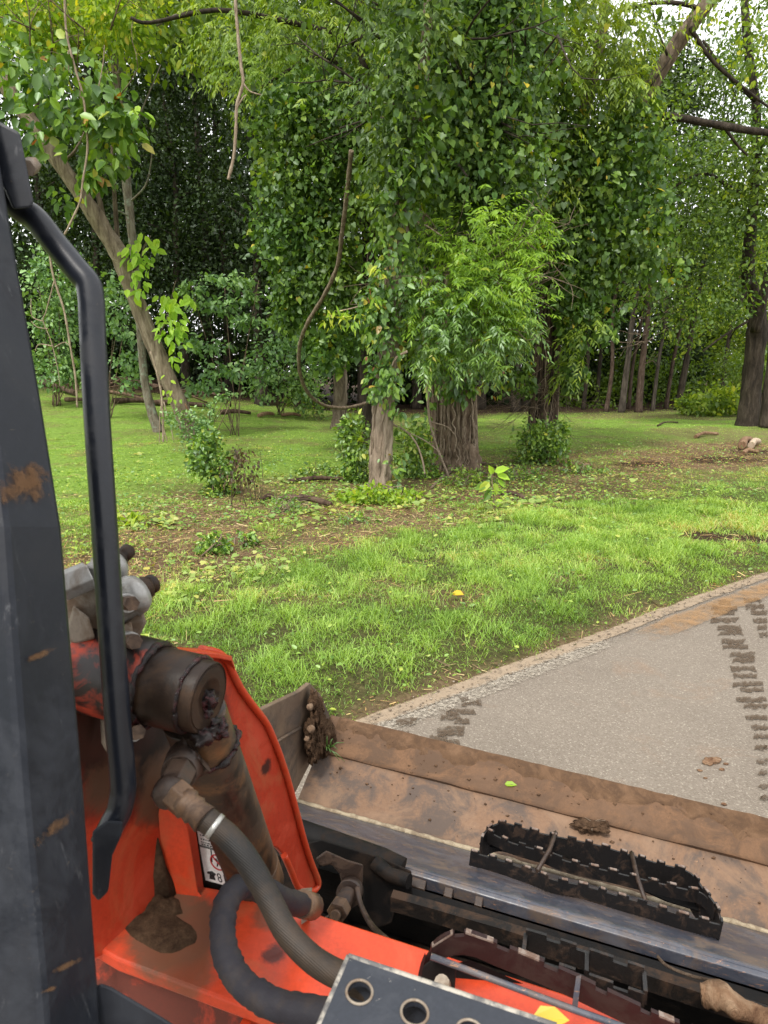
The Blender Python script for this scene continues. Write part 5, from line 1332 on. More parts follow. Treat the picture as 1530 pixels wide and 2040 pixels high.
# cross member between the arms, its top face catching dirt
ctop = .885
mb = MB()
mb.prism([Mp(-.72, .69, ctop), Mp(-.60, .672, ctop), (Mp(.75, .672, ctop)), Mp(.75, .852, ctop), Mp(-.45, .852, ctop), Mp(-.56, .835, ctop), Mp(-.64, .80, ctop)], -UP * .022)
xm = mb.build('cross_member', P_cross, loader, bevel=.004)
mb = MB(); mb.prism([Mp(-.7, .70, ctop - .024), Mp(.75, .70, ctop - .024), Mp(.75, .84, ctop - .024), Mp(-.7, .84, ctop - .024)], -UP * .16); mb.build('box_section', P_oran_d, xm)
for la in (-.40, -.12):
    mb = MB(); mb.box(Mp(la, .682, ctop - .07), RT * .006, FV * .015, UP * .045); mb.build('rib', P_orange, xm)
# gusset plates that tie the arm to the cross member
q0 = Hp(311, 1779, .935); q1 = Hp(434, 1790, .93); nrm2 = np.cross(q1 - q0, UP)
mb = MB(); mb.prism([plane_p(x, y, q0, nrm2) for x, y in ((311, 1782), (306, 1655), (330, 1560), (358, 1600), (374, 1650), (394, 1778), (404, 1790))], norm(nrm2) * -.003 * np.sign(np.dot(nrm2, CAMP - q0)))
mb.build('gusset', P_orange, arm, bevel=.002)
# packed dirt in the corner of the gusset
def soil_patch(parent, name, c, ax, ay, up_, h, seed=0, n=16, lab=None):
    """low irregular heap: a disc grid raised by noise"""
    V = [np.array(c) + up_ * h]; F = []
    rings = 6
    for j in range(1, rings + 1):
        f = j / rings
        for k in range(n):
            a = 6.2832 * k / n; wob = 1 + .35 * mnoise.noise(Vector((math.cos(a) * 1.6 + seed, math.sin(a) * 1.6, seed * 1.3)))
            x = math.cos(a) * f * wob; y = math.sin(a) * f * wob
            hh = h * (1 - f ** 1.6) * (1 + .8 * mnoise.noise(Vector((x * 3 + seed, y * 3, 2.)))) - (.004 if j == rings else 0)
            V.append(np.array(c) + ax * x + ay * y + up_ * hh)
    for k in range(n): F.append((0, 1 + k, 1 + (k + 1) % n))
    for j in range(rings - 1):
        for k in range(n): a0 = 1 + j * n; F.append((a0 + k, a0 + n + k, a0 + n + (k + 1) % n, a0 + (k + 1) % n))
    if np.dot(np.cross(ax, ay), up_) < 0: F = [f[::-1] for f in F]
    mb = MB(); mb.add(V, F, True); return mb.build(name, P_soil, parent)
soil_patch(arm, 'dirt', Mp(-.575, .735, ctop + .001), RT * .060, FV * .035, UP, .004, 3, 22)
soil_patch(arm, 'dirt', Mp(-.60, .775, ctop + .001), RT * .035, FV * .022, UP, .010, 5, 18)
mb = MB(); mb.tube([Hp(324, 1776, .935), Lp(318, 1735, -.61), Lp(314, 1690, -.612), Lp(310, 1660, -.615)], [.026, .013, .006, .002], 8, True, .4, 4); mb.build('dirt', P_soil, arm)

# ---- bucket cylinder: pivot boss, cap, barrel
cc = Lp(408, 1388, -.45)
ax_ = norm(RT)
mb = MB(); mb.cyl(cc - ax_ * .178, cc - ax_ * .072, .0570, 36); mb.build('pivot_collar', P_collar, arm, bevel=.003)
mb = MB(); mb.cyl(cc - ax_ * .10, cc - ax_ * .012, .0500, 40); boss = mb.build('pivot_boss', P_grease, loader, bevel=.003)
mb = MB()
rings_ = [(-.012, .0455), (.004, .0450), (.006, .0435), (.0045, .0430), (.0045, .0395), (.006, .0390), (.006, .0260), (.003, .020), (.0, .013), (-.002, .006), (-.002, .001)]
tv, tw = norm(np.cross(ax_, UP)), None
tw = np.cross(ax_, tv); V = []; F = []; n = 40
for h, r in rings_:
    for k in range(n): a = 6.28318 * k / n; V.append(cc + ax_ * h + (tv * math.cos(a) + tw * math.sin(a)) * r)
for j in range(len(rings_) - 1):
    for k in range(n): F.append((j * n + k, j * n + (k + 1) % n, j * n + n + (k + 1) % n, j * n + n + k))
nf = [f[::-1] for f in F]
mb.add(V, nf, True); mb.sm = [(k // n) in (0, 6, 7, 8, 9) for k in range(len(nf))]; mb.build('pivot_cap', P_grease, boss)
def bead(c, r, ax, br, mat, parent, n=46, seed=0, a0=0, a1=6.2832, name='weld_bead'):
    u = norm(np.cross(ax, UP)); w = np.cross(ax, u); rr = random.Random(seed); pts = []
    for k in range(n + 1):
        a = a0 + (a1 - a0) * k / n; pts.append(c + (u * math.cos(a) + w * math.sin(a)) * (r + rr.gauss(0, br * .25)) + ax * rr.gauss(0, br * .2))
    mb = MB(); mb.tube(pts, [br * rr.uniform(.55, 1.5) for _ in pts], 7); return mb.build(name, mat, parent)
bead(cc - ax_ * .071, .0525, ax_, .0042, P_glob, boss, seed=2)
bead(cc - ax_ * .013, .047, ax_, .0030, P_glob, boss, seed=3)
def lump(c, r, mat, parent, name, seed=0, sub=3, amp=.5, sq=(1, 1, 1)):
    import bmesh
    bm = bmesh.new(); bmesh.ops.create_icosphere(bm, subdivisions=sub, radius=1)
    for v in bm.verts:
        k = 1 + amp * mnoise.fractal(v.co * 1.7 + Vector((seed, seed * 2, 0)), .9, 2.2, 5)
        v.co = Vector((v.co.x * r * k * sq[0], v.co.y * r * k * sq[1], v.co.z * r * k * sq[2]))
    me = bpy.data.meshes.new(name); bm.to_mesh(me); bm.free(); me.materials.append(mat)
    me.polygons.foreach_set('use_smooth', [True] * len(me.polygons))
    o = link(name, me, parent); o.location = Vector([float(q) for q in (np.array(c) - (LOC[parent.name] if parent is not None else 0))]); return o
lump(cc + ax_ * .002 + tw * .006 - tv * .006, .011, P_glob, boss, 'grease_glob', 3, 3, .7)
lump(cc + ax_ * .004 + tw * .020, .007, P_glob, boss, 'grease_glob', 9, 3, .8)
bt = Lp(394, 1442, -.49); bb = Lp(511, 1754, -.49)
bd = norm(bb - bt)
mb = MB(); mb.cyl(bt - bd * .02, bb, .0430, 40); cyl_o = mb.build('cylinder_barrel', P_barrel, loader, bevel=.002)
mb = MB(); mb.cyl(bb - bd * .045, bb + bd * .012, .0442, 40); mb.build('gland', P_barrel, cyl_o, bevel=.003)
mb = MB(); mb.cyl(bb, bb + bd * .20, .022, 24); mb.build('rod', P_band, cyl_o)
bead(bt + bd * .045, .0450, bd, .0040, P_glob, cyl_o, seed=7)
for k, (x, y) in enumerate(((425, 1440), (436, 1452), (417, 1458), (404, 1470))): lump(Lp(x, y, -.447), .008 + .003 * (k % 2), P_glob, cyl_o, 'grease_glob', k + 20, 3, .8)
# port elbow and hose end
prt = loader
mb = MB(); mb.tube([Lp(392, 1500, -.47), Dp(368, 1520, .885), Dp(356, 1542, .845)], [.030, .027, .022], 16); port = mb.build('port_fitting', P_fit, cyl_o)
def hexbar(a, b, r, name, mat, parent):
    mb = MB(); mb.tube([a, b], [r, r], 6); mb.sm = [False] * len(mb.f); return mb.build(name, mat, parent, bevel=.0015)
hexbar(Dp(360, 1535, .845), Dp(338, 1578, .805), .020, 'elbow', P_fit, cyl_o)
lump(Dp(337, 1578, .80), .020, P_fit, cyl_o, 'elbow_knuckle', 2, 2, .1)
hexbar(Dp(344, 1578, .795), Dp(368, 1598, .79), .0185, 'hose_nut', P_brass, cyl_o)
mb = MB(); mb.tube([Dp(364, 1595, .79), Dp(374, 1603, .787), Dp(378, 1606, .787), Dp(388, 1615, .785), Dp(392, 1618, .784), Dp(408, 1633, .78)], [.0165, .0175, .0145, .0165, .0140, .0165], 18); mb.build('hose_ferrule', P_brass, cyl_o)
hs1 = spline([Dp(400, 1622, .785), Dp(424, 1643, .782), Dp(454, 1667, .78), Dp(484, 1702, .775), Dp(512, 1746, .77), Dp(541, 1800, .76), Dp(570, 1855, .745), Dp(612, 1902, .73), Dp(655, 1932, .715), Dp(720, 1962, .70), Dp(800, 2010, .70)], 7)
mb = MB(); mb.tube(hs1, [0.0142 if i < 30 else .0136 for i in range(len(hs1))], 20); h1 = mb.build('hydraulic_hose', P_hose, loader)
mb = MB(); mb.tube(hs1[7:10], .0150, 20); mb.build('hose_crimp', P_band, h1)
hs2 = spline([Dp(612, 1806, 1.02), Dp(575, 1795, .96), Dp(530, 1775, .92), Dp(490, 1764, .89), Dp(462, 1780, .86), Dp(446, 1820, .835), Dp(444, 1868, .81), Dp(455, 1915, .79), Dp(482, 1958, .77), Dp(525, 1990, .75), Dp(580, 2010, .735), Dp(660, 2024, .72), Dp(760, 2060, .71)], 7)
rr = random.Random(4)
mb = MB(); mb.tube(hs2, [.0155 * (1 + .05 * rr.gauss(0, 1)) for _ in hs2], 20, True, .12, 9); mb.build('sleeved_hose', P_sleeve, loader)
mb = MB(); mb.tube([Dp(600, 1800, 1.0), Dp(622, 1806, 1.03)], .019, 14); mb.build('hose_fitting', P_brass, loader)
mb = MB(); mb.prism([Dp(x, y, 1.04) for x, y in ((600, 1770), (622, 1768), (618, 1830), (600, 1842))], ray(600, 1800) * .02); mb.build('fitting_bracket', P_zinc2, loader)

# ---- safety decal on a black plate behind the hose
f0 = .845
mb = MB(); mb.prism([Fp(x, y, f0) for x, y in ((388, 1640), (470, 1640), (490, 1815), (412, 1815))], FV * .01); dplate = mb.build('decal_plate', P_blk, loader)
def on_decal(u, v, off=.0):     # u across, v down, in decal units
    return Fp(393 + u * 52 + v * 17, 1655 + v * 98 + u * 14, f0 - off)
mb = MB(); mb.prism([on_decal(0, 0, .001), on_decal(1.1, 0, .001), on_decal(1.1, 1, .001), on_decal(0, 1, .001)], -FV * .0006); dec = mb.build('decal', P_sticker, dplate)
mb = MB()
for (a, b, c, d) in ((0.0, .285, 1.05, .30), (.0, .31, .55, .32)):
    mb.prism([on_decal(a, b, .002), on_decal(c, b, .002), on_decal(c, d, .002), on_decal(a, d, .002)], -FV * .0003)
mb.prism([on_decal(.40, .32, .002), on_decal(.44, .32, .002), on_decal(.40, .58, .002), on_decal(.36, .58, .002)], -FV * .0003)
rr = random.Random(8)
for v_ in (.06, .14, .20, .245):
    u = .08
    while u < .95:
        w = rr.uniform(.03, .09); mb.prism([on_decal(u, v_, .002), on_decal(u + w, v_, .002), on_decal(u + w, v_ + .022, .002), on_decal(u, v_ + .022, .002)], -FV * .0003); u += w + .035
mb.build('print', P_ink, dec)
mb = MB(); ring = []
for k in range(25):
    a = 6.2832 * k / 24; ring.append(on_decal(.60 + .27 * math.cos(a), .56 + .15 * math.sin(a), .0025))
mb.tube(ring, .0011, 6); mb.tube([on_decal(.42, .46, .0025), on_decal(.78, .66, .0025)], .0011, 6); mb.build('prohibition_sign', P_redink, dec)
mb = MB(); mb.tube([on_decal(.54, .49, .0022), on_decal(.60, .56, .0022), on_decal(.56, .64, .0022)], .0012, 5); mb.tube([on_decal(.66, .50, .0022), on_decal(.68, .60, .0022)], .0010, 5); mb.tube([on_decal(.60, .56, .0022), on_decal(.70, .54, .0022)], .0008, 5); mb.build('pictogram', P_ink, dec)
def text_on(body, o_, ux, uy, size, mat, parent, name):
    cu = bpy.data.curves.new('lettering', 'FONT'); cu.body = body; cu.size = 1.0
    tmp = bpy.data.objects.new('lettering_tmp', cu); COL.objects.link(tmp); bpy.context.view_layer.update()
    me = bpy.data.meshes.new_from_object(tmp.evaluated_get(bpy.context.evaluated_depsgraph_get())); bpy.data.objects.remove(tmp)
    co = np.zeros(len(me.vertices) * 3); me.vertices.foreach_get('co', co); co = co.reshape(-1, 3)
    W = o_[None] + co[:, 0:1] * ux[None] * size + co[:, 1:2] * uy[None] * size - LOC[parent.name][None]
    me.vertices.foreach_set('co', W.ravel()); me.materials.clear(); me.materials.append(mat); me.update()
    return link(name, me, parent)
o_ = on_decal(.48, .965, .002); ux = norm(on_decal(1, .965, .002) - o_); uy = norm(on_decal(.44, .70, .002) - o_)
text_on('811', o_, ux * .8, uy, .0235, P_ink, dec, 'lettering')
mb = MB(); mb.tube([on_decal(.14, .83, .002), on_decal(.30, .80, .002), on_decal(.42, .84, .002)], .0022, 6); mb.prism([on_decal(.20, .84, .002), on_decal(.36, .84, .002), on_decal(.40, .95, .002), on_decal(.16, .95, .002)], -FV * .0004); mb.build('telephone_mark', P_ink, dec)

# ---- hydraulic coupler block behind the handle
blk = thing  # (keeps the helper name short below)
d0 = .90
mb = MB(); mb.prism([Dp(x, y, d0) for x, y in ((140, 1150), (200, 1118), (262, 1190), (285, 1215), (292, 1240), (268, 1290), (250, 1330), (190, 1330), (150, 1300), (120, 1250))], ray(200, 1230) * .05); vb = mb.build('coupler_block', P_zinc2, loader, bevel=.004)
mb = MB(); mb.prism([Dp(x, y, d0 - .02) for x, y in ((236, 1250), (262, 1236), (270, 1300), (256, 1360), (266, 1440), (258, 1462), (226, 1440), (210, 1380), (222, 1320))], ray(240, 1350) * .02); mb.build('bracket', P_zinc2, vb, bevel=.003)
mb = MB(); mb.prism([Dp(x, y, d0 + .02) for x, y in ((198, 1400), (225, 1330), (238, 1360), (232, 1470), (212, 1500), (202, 1480))], ray(215, 1400) * .015); mb.build('bracket', P_zinc2, vb, bevel=.003)
def coupler(a, b, c, r1, r2):
    A, B, C_ = Dp(*a), Dp(*b), Dp(*c); u = norm(C_ - A)
    mb = MB(); mb.tube([A, A + (B - A) * .55, A + (B - A) * .6, B - u * .006, B], [r1, r1, r1 * 1.12, r1 * 1.12, r1 * .95], 28); o = mb.build('coupler', P_zinc, vb)
    mb = MB(); mb.tube([B - u * .004, B + u * .012, B + u * .013, C_ - u * .018, C_ - u * .017, C_ - u * .003, C_], [r2 * 1.25, r2 * 1.25, r2 * .86, r2 * .86, r2 * 1.05, r2 * 1.05, r2 * .85], 24); mb.build('nipple', P_grease, vb)
coupler((185, 1160, .90), (228, 1122, .94), (258, 1095, .97), .0225, .0105)
coupler((218, 1215, .885), (278, 1178, .91), (309, 1159, .94), .0250, .0128)
mb = MB(); mb.tube([Dp(120, 1170, .87), Dp(178, 1146, .89)], .020, 6); mb.sm = [False] * len(mb.f); mb.build('hex_nut', P_zinc, vb, bevel=.002)
mb = MB(); mb.prism([Dp(x, y, .87) for x, y in ((146, 1205), (178, 1230), (190, 1272), (150, 1284), (130, 1270))], ray(160, 1240) * .03); mb.build('hex_nut', P_zinc2, vb, bevel=.003)
for (x, y) in ((252, 1200), (258, 1276), (264, 1456)):
    mb = MB(); mb.tube([Dp(x - 10, y - 2, .89), Dp(x + 4, y + 2, .865)], .0120, 16); mb.build('washer', P_zinc, vb)
    mb = MB(); mb.tube([Dp(x - 2, y, .87), Dp(x + 11, y + 3, .835)], .0095, 6); mb.sm = [False] * len(mb.f); mb.build('bolt', P_brass, vb)

# ---- sill and slate coloured plate with holes near the knees
mb = MB(); mb.prism([Dp(x, y, .60) for x, y in ((200, 1958), (222, 1966), (300, 2012), (352, 2044), (360, 2080), (120, 2080), (150, 1990))], ray(230, 2010) * .02); mb.build('door_sill', P_post, loader, bevel=.003)
zpl = 1.165
hp0 = [Hp(716, 1977, zpl), Hp(826, 2018, zpl), Hp(936, 2059, zpl), Hp(1046, 2100, zpl)]
TL = Hp(694, 1903, zpl); BL = Hp(634, 2042, zpl); TR = Hp(1100, 2039, zpl)
uu = norm(TR - TL); vv = norm(BL - TL); vv = norm(vv - uu * .0); wid_v = np.linalg.norm(BL - TL) * 1.35
def uvp(u, v, dz=0): return TL + uu * u + vv * v + UP * dz
Mi = np.linalg.inv(np.array([[uu[0], vv[0]], [uu[1], vv[1]]]))
hc = [Mi @ (h[:2] - TL[:2]) for h in hp0]
ub = [0] + [(hc[i][0] + hc[i + 1][0]) / 2 for i in range(3)] + [hc[3][0] + (hc[3][0] - hc[2][0]) / 2]
hr = .0128; mb = MB(); nseg = 32
for i, (hu, hv) in enumerate(hc):
    u0, u1 = ub[i], ub[i + 1]
    inner_, outer_ = [], []
    for k in range(nseg):
        a = 6.28318 * k / nseg; dx, dy = math.cos(a), math.sin(a)
        inner_.append((hu + dx * hr, hv + dy * hr))
        ts_ = []
        if dx > 1e-6: ts_.append((u1 - hu) / dx)
        if dx < -1e-6: ts_.append((u0 - hu) / dx)
        if dy > 1e-6: ts_.append((wid_v - hv) / dy)
        if dy < -1e-6: ts_.append((0 - hv) / dy)
        t_ = min(ts_); outer_.append((hu + dx * t_, hv + dy * t_))
    for zt, rev in ((0, False), (-.007, True)):
        V = [uvp(a, b, zt) for a, b in inner_] + [uvp(a, b, zt) for a, b in outer_]
        F = [(k, (k + 1) % nseg, nseg + (k + 1) % nseg, nseg + k) for k in range(nseg)]
        mb.add(V, [f[::-1] for f in F] if not rev else F)
        # corner fill
        for (cu_, cv_) in ((u0, 0), (u1, 0), (u1, wid_v), (u0, wid_v)):
            ks = sorted(range(nseg), key=lambda k: abs(math.atan2(math.sin(6.28318 * k / nseg - math.atan2(cv_ - hv, cu_ - hu)), math.cos(6.28318 * k / nseg - math.atan2(cv_ - hv, cu_ - hu)))))[:2]
            mb.add([uvp(*outer_[ks[0]], zt), uvp(*outer_[ks[1]], zt), uvp(cu_, cv_, zt)], [(0, 1, 2)])
    V = [uvp(a, b, 0) for a, b in inner_] + [uvp(a, b, -.007) for a, b in inner_]
    mb.add(V, [(k, (k + 1) % nseg, nseg + (k + 1) % nseg, nseg + k) for k in range(nseg)], True)
hplate = mb.build('holed_plate', P_plate, loader)
for (hu, hv) in hc:
    mb = MB(); mb.tube([uvp(hu + math.cos(6.28318 * k / 32) * hr, hv + math.sin(6.28318 * k / 32) * hr, .0005) for k in range(33)], .0014, 8, False); mb.build('hole_rim', P_zinc2, hplate)
mb = MB(); mb.tube([uvp(0, 0, -.002) + uu * (ub[-1] * k / 14) for k in range(15)], .0034, 8); mb.build('worn_edge', P_wornedge, hplate)
mb = MB(); mb.tube([uvp(0, wid_v * k / 6, -.002) for k in range(7)], .0030, 8); mb.build('worn_edge', P_wornedge, hplate)
mb = MB(); mb.prism([uvp(-.002, .0, -.0075), uvp(ub[-1], 0, -.0075), uvp(ub[-1], .012, -.0075), uvp(-.002, .012, -.0075)], -UP * .05); mb.build('plate_flange', P_plate, hplate)
# wood crumbs seen through the holes lie on a dark tray below
mb = MB(); mb.prism([uvp(-.02, .03, -.055), uvp(ub[-1], .03, -.055), uvp(ub[-1], wid_v, -.055), uvp(-.02, wid_v, -.055)], -UP * .004); mb.build('tray', P_void, hplate)
for (hu, hv) in hc[:3]:
    mb = MB(); mb.tube([uvp(hu - .02, hv - .004, -.045), uvp(hu, hv, -.043), uvp(hu + .02, hv + .006, -.047)], [.003, .005, .003], 6); mb.build('crumb', W_split, hplate)

# ---- serrated step rails
def smooth_px(path, n): return spline([np.array([a, b, 0.]) for a, b in path], n)
def serrated(path3, up_, height, thick, tooth, notch, side, mat, name, parent, tip_mat=None, duty=.55):
    """upright strip with a castellated top edge"""
    P = [np.array(q) for q in path3]
    seg = [0]
    for i in range(1, len(P)): seg.append(seg[-1] + np.linalg.norm(P[i] - P[i - 1]))
    L = seg[-1]; pos = lambda s: np.array([np.interp(s, seg, [q[c] for q in P]) for c in range(3)])
    ss, hh = [], []; s = 0.; hi = True; rr = random.Random(int(L * 1e4))
    tops = []
    while s < L:
        e = min(L, s + tooth * (duty if hi else 1 - duty) * rr.uniform(.8, 1.2))
        k = max(2, int((e - s) / .012) + 1)
        for j in range(k): ss.append(s + (e - s) * j / (k - 1) + (.0002 if j == 0 else 0)); hh.append(0 if hi else -notch)
        if hi: tops.append((s, e))
        s = e; hi = not hi
    mb = MB(); V = []; F = []; n = len(ss)
    for s_, h_ in zip(ss, hh):
        q = pos(s_); tg = norm(pos(min(L, s_ + .01)) - pos(max(0, s_ - .01))); sd = norm(np.cross(tg, up_)) * thick / 2
        V += [q + up_ * h_ - sd, q + up_ * h_ + sd, q - up_ * height + sd, q - up_ * height - sd]
    for i in range(n - 1):
        for k in range(4): F.append((i * 4 + k, i * 4 + (k + 1) % 4, i * 4 + 4 + (k + 1) % 4, i * 4 + 4 + k))
    F += [(3, 2, 1, 0), (4 * n - 4, 4 * n - 3, 4 * n - 2, 4 * n - 1)]
    mb.add(V, F); o = mb.build(name, mat, parent)
    if tip_mat is not None:      # bare metal tips where boots wear the paint off
        for a, b in tops:
            if b - a < .004 or rr.random() < .18: continue
            a += rr.uniform(0, .3) * (b - a); b -= rr.uniform(0, .25) * (b - a)
            mb = MB()
            qa, qb = pos(a + .0012), pos(b - .0012); tg = norm(qb - qa); sd = norm(np.cross(tg, up_)) * (thick / 2 + .0006)
            mb.add([qa - sd - up_ * .002, qa + sd - up_ * .002, qb + sd - up_ * .002, qb - sd - up_ * .002, qa - sd + up_ * .0008, qa + sd + up_ * .0008, qb + sd + up_ * .0008, qb - sd + up_ * .0008],
                   [(0, 3, 2, 1), (4, 5, 6, 7), (0, 1, 5, 4), (1, 2, 6, 5), (2, 3, 7, 6), (3, 0, 4, 7)])
            mb.build('worn_tip', tip_mat, o if parent.parent is None else parent)
    return o
P_tip = painted('bare_tooth_tip', (.21, .165, .14), .5, (.10, .055, .036), .48, (.035, .022, .018), .2, dsc=60, bump=.3)
# machine's own front step
zst = lambda x: .93 - .10 * (x - 840) / 690
tr = smooth_px([(836, 1962), (838, 1935), (846, 1905), (862, 1880), (884, 1862), (912, 1854), (945, 1857), (1000, 1880), (1050, 1899), (1100, 1920), (1150, 1942), (1200, 1966), (1260, 1994), (1320, 2022), (1400, 2052), (1530, 2100), (1650, 2150)], 4)
stp = MB(); sp0 = [Dp(q[0], q[1], zst(q[0])) for q in tr]
step_part = serrated(sp0, UP, .036, .006, .058, .007, None, P_tread, 'step_rail', loader, P_tip, .72)
mb = MB(); mb.tube([Dp(858, 1905, .90), Dp(1000, 1958, .88), Dp(1150, 2014, .86), Dp(1300, 2066, .84), Dp(1560, 2160, .82)], .0042, 8); mb.build('step_rim', P_back, step_part)
mb = MB(); mb.prism([Dp(x, y, .875) for x, y in ((1148, 1945), (1158, 1942), (1150, 2016), (1138, 2012))], ray(1150, 1980) * .006); mb.build('step_rib', P_back, step_part)
mb = MB(); mb.prism([Dp(x, y, .915) for x, y in ((838, 1950), (842, 1925), (866, 1905), (910, 1922), (906, 1972), (850, 1990))], ray(870, 1940) * .008); mb.build('step_tab', P_blk, step_part, bevel=.002)
mb = MB(); mb.tube([Dp(884, 1962, .905), Dp(880, 1958, .89)], .010, 12); mb.build('bolt', P_zinc2, step_part)
mb = MB(); mb.prism([Dp(x, y, .98) for x, y in ((872, 1930), (935, 1912), (1100, 1985), (1530, 2150), (1530, 2200), (940, 2010))], ray(1000, 1990) * .01); mb.build('step_pan', P_void, step_part)
# small serrated bar
sb_ = [Dp(x, y, 1.10 - .0003 * (x - 1045)) for x, y in ((1048, 1850), (1110, 1868), (1170, 1888), (1230, 1908), (1284, 1926))]
bar1 = serrated(sb_, UP, .036, .005, .05, .008, None, P_tooth, 'grip_bar', loader, None, .6)
serrated([q - FV * .035 - UP * .012 for q in sb_[:]], UP, .030, .005, .05, .008, None, P_tooth, 'grip_rail', bar1, None, .6)
for k in (0, 2, 4):
    mb = MB(); mb.box(sb_[k] - FV * .0175 - UP * .02, RT * .003, FV * .0175, UP * .012); mb.build('grip_rib', P_tooth, bar1)

# ---- dark quick coupler between machine and bucket
mb = MB(); mb.prism([Mp(-.78, 1.47, .40), Mp(.85, 1.47, .40), Mp(.85, 1.60, -.02 + .16), Mp(-.78, 1.60, -.02 + .16)], FV * .03); qa = mb.build('quick_coupler', P_void, loader)
mb = MB(); mb.prism([Mp(-.78, .95, .24), Mp(.85, .95, .24), Mp(.85, 1.50, .22), Mp(-.78, 1.50, .22)], -UP * .02); mb.build('coupler_floor', P_void, qa)
mb = MB(); mb.prism([Mp(-.60, .90, .60), Mp(.85, .90, .60), Mp(.85, .92, .20), Mp(-.60, .92, .20)], -FV * .02); mb.build('front_frame', P_void, qa)
ab = [Dp(778, 1792, 1.42), Dp(860, 1815, 1.40), Dp(1000, 1856, 1.36), Dp(1200, 1920, 1.30), Dp(1400, 1985, 1.25), Dp(1640, 2064, 1.20)]
mb = MB()
for a, b in zip(ab[:-1], ab[1:]):
    mb.prism([a, b, b - UP * .028, a - UP * .028], FV * .008); mb.prism([a, b, b + FV * .022, a + FV * .022], UP * .006)
mb.build('cross_bar', P_rustbar, qa)
mb = MB(); mb.prism([Dp(x, y, 1.72) for x, y in ((560, 1690), (640, 1672), (760, 1708), (820, 1735), (822, 1790), (790, 1800), (780, 1840), (740, 1852), (724, 1800), (724, 1745), (700, 1720), (660, 1706), (640, 1720), (622, 1760), (615, 1860), (560, 1880))], ray(690, 1770) * .03); mb.build('latch_bracket', P_blk, qa, bevel=.004)
mb = MB(); mb.prism([Dp(x, y, 1.64) for x, y in ((628, 1710), (650, 1694), (690, 1712), (724, 1722), (722, 1770), (704, 1784), (684, 1776), (676, 1740), (660, 1722), (640, 1726))], ray(680, 1740) * .03); mb.build('latch_hook', P_fit, qa, bevel=.004)
mb = MB(); mb.tube([Dp(700, 1772, 1.63), Dp(694, 1782, 1.60)] , .030, 18); mb.build('latch_eye', P_fit, qa)
st_ = []
for k in range(9):
    st_ += [Dp(694 - k * 2.0, 1782 + k * 3.2, 1.60 - .006 * k), Dp(693 - k * 2.0, 1783.6 + k * 3.2, 1.597 - .006 * k)]
mb = MB(); mb.tube(st_, [.0205 if i % 2 == 0 else .0175 for i in range(len(st_))], 16); mb.build('threaded_stud', P_fit, qa)
hexbar(Dp(680, 1804, 1.555), Dp(671, 1820, 1.53), .025, 'lock_nut', P_brass, qa)
mb = MB(); mb.tube([Dp(671, 1820, 1.53), Dp(667, 1826, 1.515)], .012, 12); mb.build('stud_end', P_brass, qa)
hexbar(Dp(664, 1842, 1.55), Dp(656, 1852, 1.52), .022, 'lock_nut', P_fit, qa)
mb = MB(); mb.tube(spline([Dp(712, 1768, 1.60), Dp(718, 1800, 1.56), Dp(738, 1840, 1.48), Dp(770, 1872, 1.36), Dp(800, 1890, 1.25), Dp(838, 1904, 1.1)], 6), .0062, 10); mb.build('release_cable', P_fit, qa)
mb = MB(); mb.tube(spline([Dp(612, 1850, 1.58), Dp(640, 1836, 1.57), Dp(660, 1826, 1.56)], 4), .006, 8); mb.build('release_cable', P_fit, qa)
mb = MB(); mb.tube([Dp(585, 1655, 1.84), Dp(640, 1674, 1.82), Dp(760, 1716, 1.78), Dp(800, 1736, 1.76)], .034, 16); mb.build('hinge_tube', P_blk, qa)
mb = MB(); mb.tube([Dp(745, 1716, 1.72), Dp(775, 1742, 1.70), Dp(815, 1756, 1.67)], .018, 10); mb.build('hinge_lug', P_blk, qa)

# ================================================================== bucket
BL_, BR_ = -.95, 1.0
bucket = thing('loader_bucket', Mp(0, 2.0, .10), 'muddy rust brown bucket with a worn blue black back, held low before the loader', 'bucket')
lip = (2.02, .137); edg = (2.35, .282); top = (1.54, .42)
def mp2(la, q, off=(0, 0)): return Mp(la, q[0] + off[0], q[1] + off[1])
def noisy_panel(q0, q1, mat, name, parent, nu=60, nv=10, amp=.003, thick=.010, seed=0, la0=BL_, la1=BR_):
    fn = np.array([-(q1[1] - q0[1]), (q1[0] - q0[0])]); fn = fn / np.linalg.norm(fn)
    if fn[1] < 0: fn = -fn
    V = []; F = []
    for side in (0, 1):
        for j in range(nv + 1):
            for i in range(nu + 1):
                la = la0 + (la1 - la0) * i / nu; f = j / nv
                h = amp * mnoise.fractal(Vector((la * 5 + seed, f * 4, seed)), .8, 2.1, 4) if side == 0 else -thick
                V.append(Mp(la, q0[0] + (q1[0] - q0[0]) * f + fn[0] * h, q0[1] + (q1[1] - q0[1]) * f + fn[1] * h))
    w = nu + 1; o2 = w * (nv + 1)
    for j in range(nv):
        for i in range(nu):
            k = j * w + i; F += [(k, k + 1, k + w + 1, k + w), (o2 + k + w, o2 + k + w + 1, o2 + k + 1, o2 + k)]
    for i in range(nu): F += [(i + 1, i, o2 + i, o2 + i + 1), (nv * w + i, nv * w + i + 1, o2 + nv * w + i + 1, o2 + nv * w + i)]
    for j in range(nv): F += [(j * w, j * w + w, o2 + j * w + w, o2 + j * w), (j * w + nu + w, j * w + nu, o2 + j * w + nu, o2 + j * w + nu + w)]
    if q1[0] < q0[0]: F = [f[::-1] for f in F]
    mb = MB(); mb.add(V, F, True); mb.sm = [i < 2 * nu * nv for i in range(len(F))]
    return mb.build(name, mat, parent)
noisy_panel(lip, edg, P_rust, 'floor', bucket, amp=.004, seed=1)
bk = noisy_panel((lip[0] + .004, lip[1] + .004), top, P_back, 'back_wall', bucket, amp=.002, seed=2)
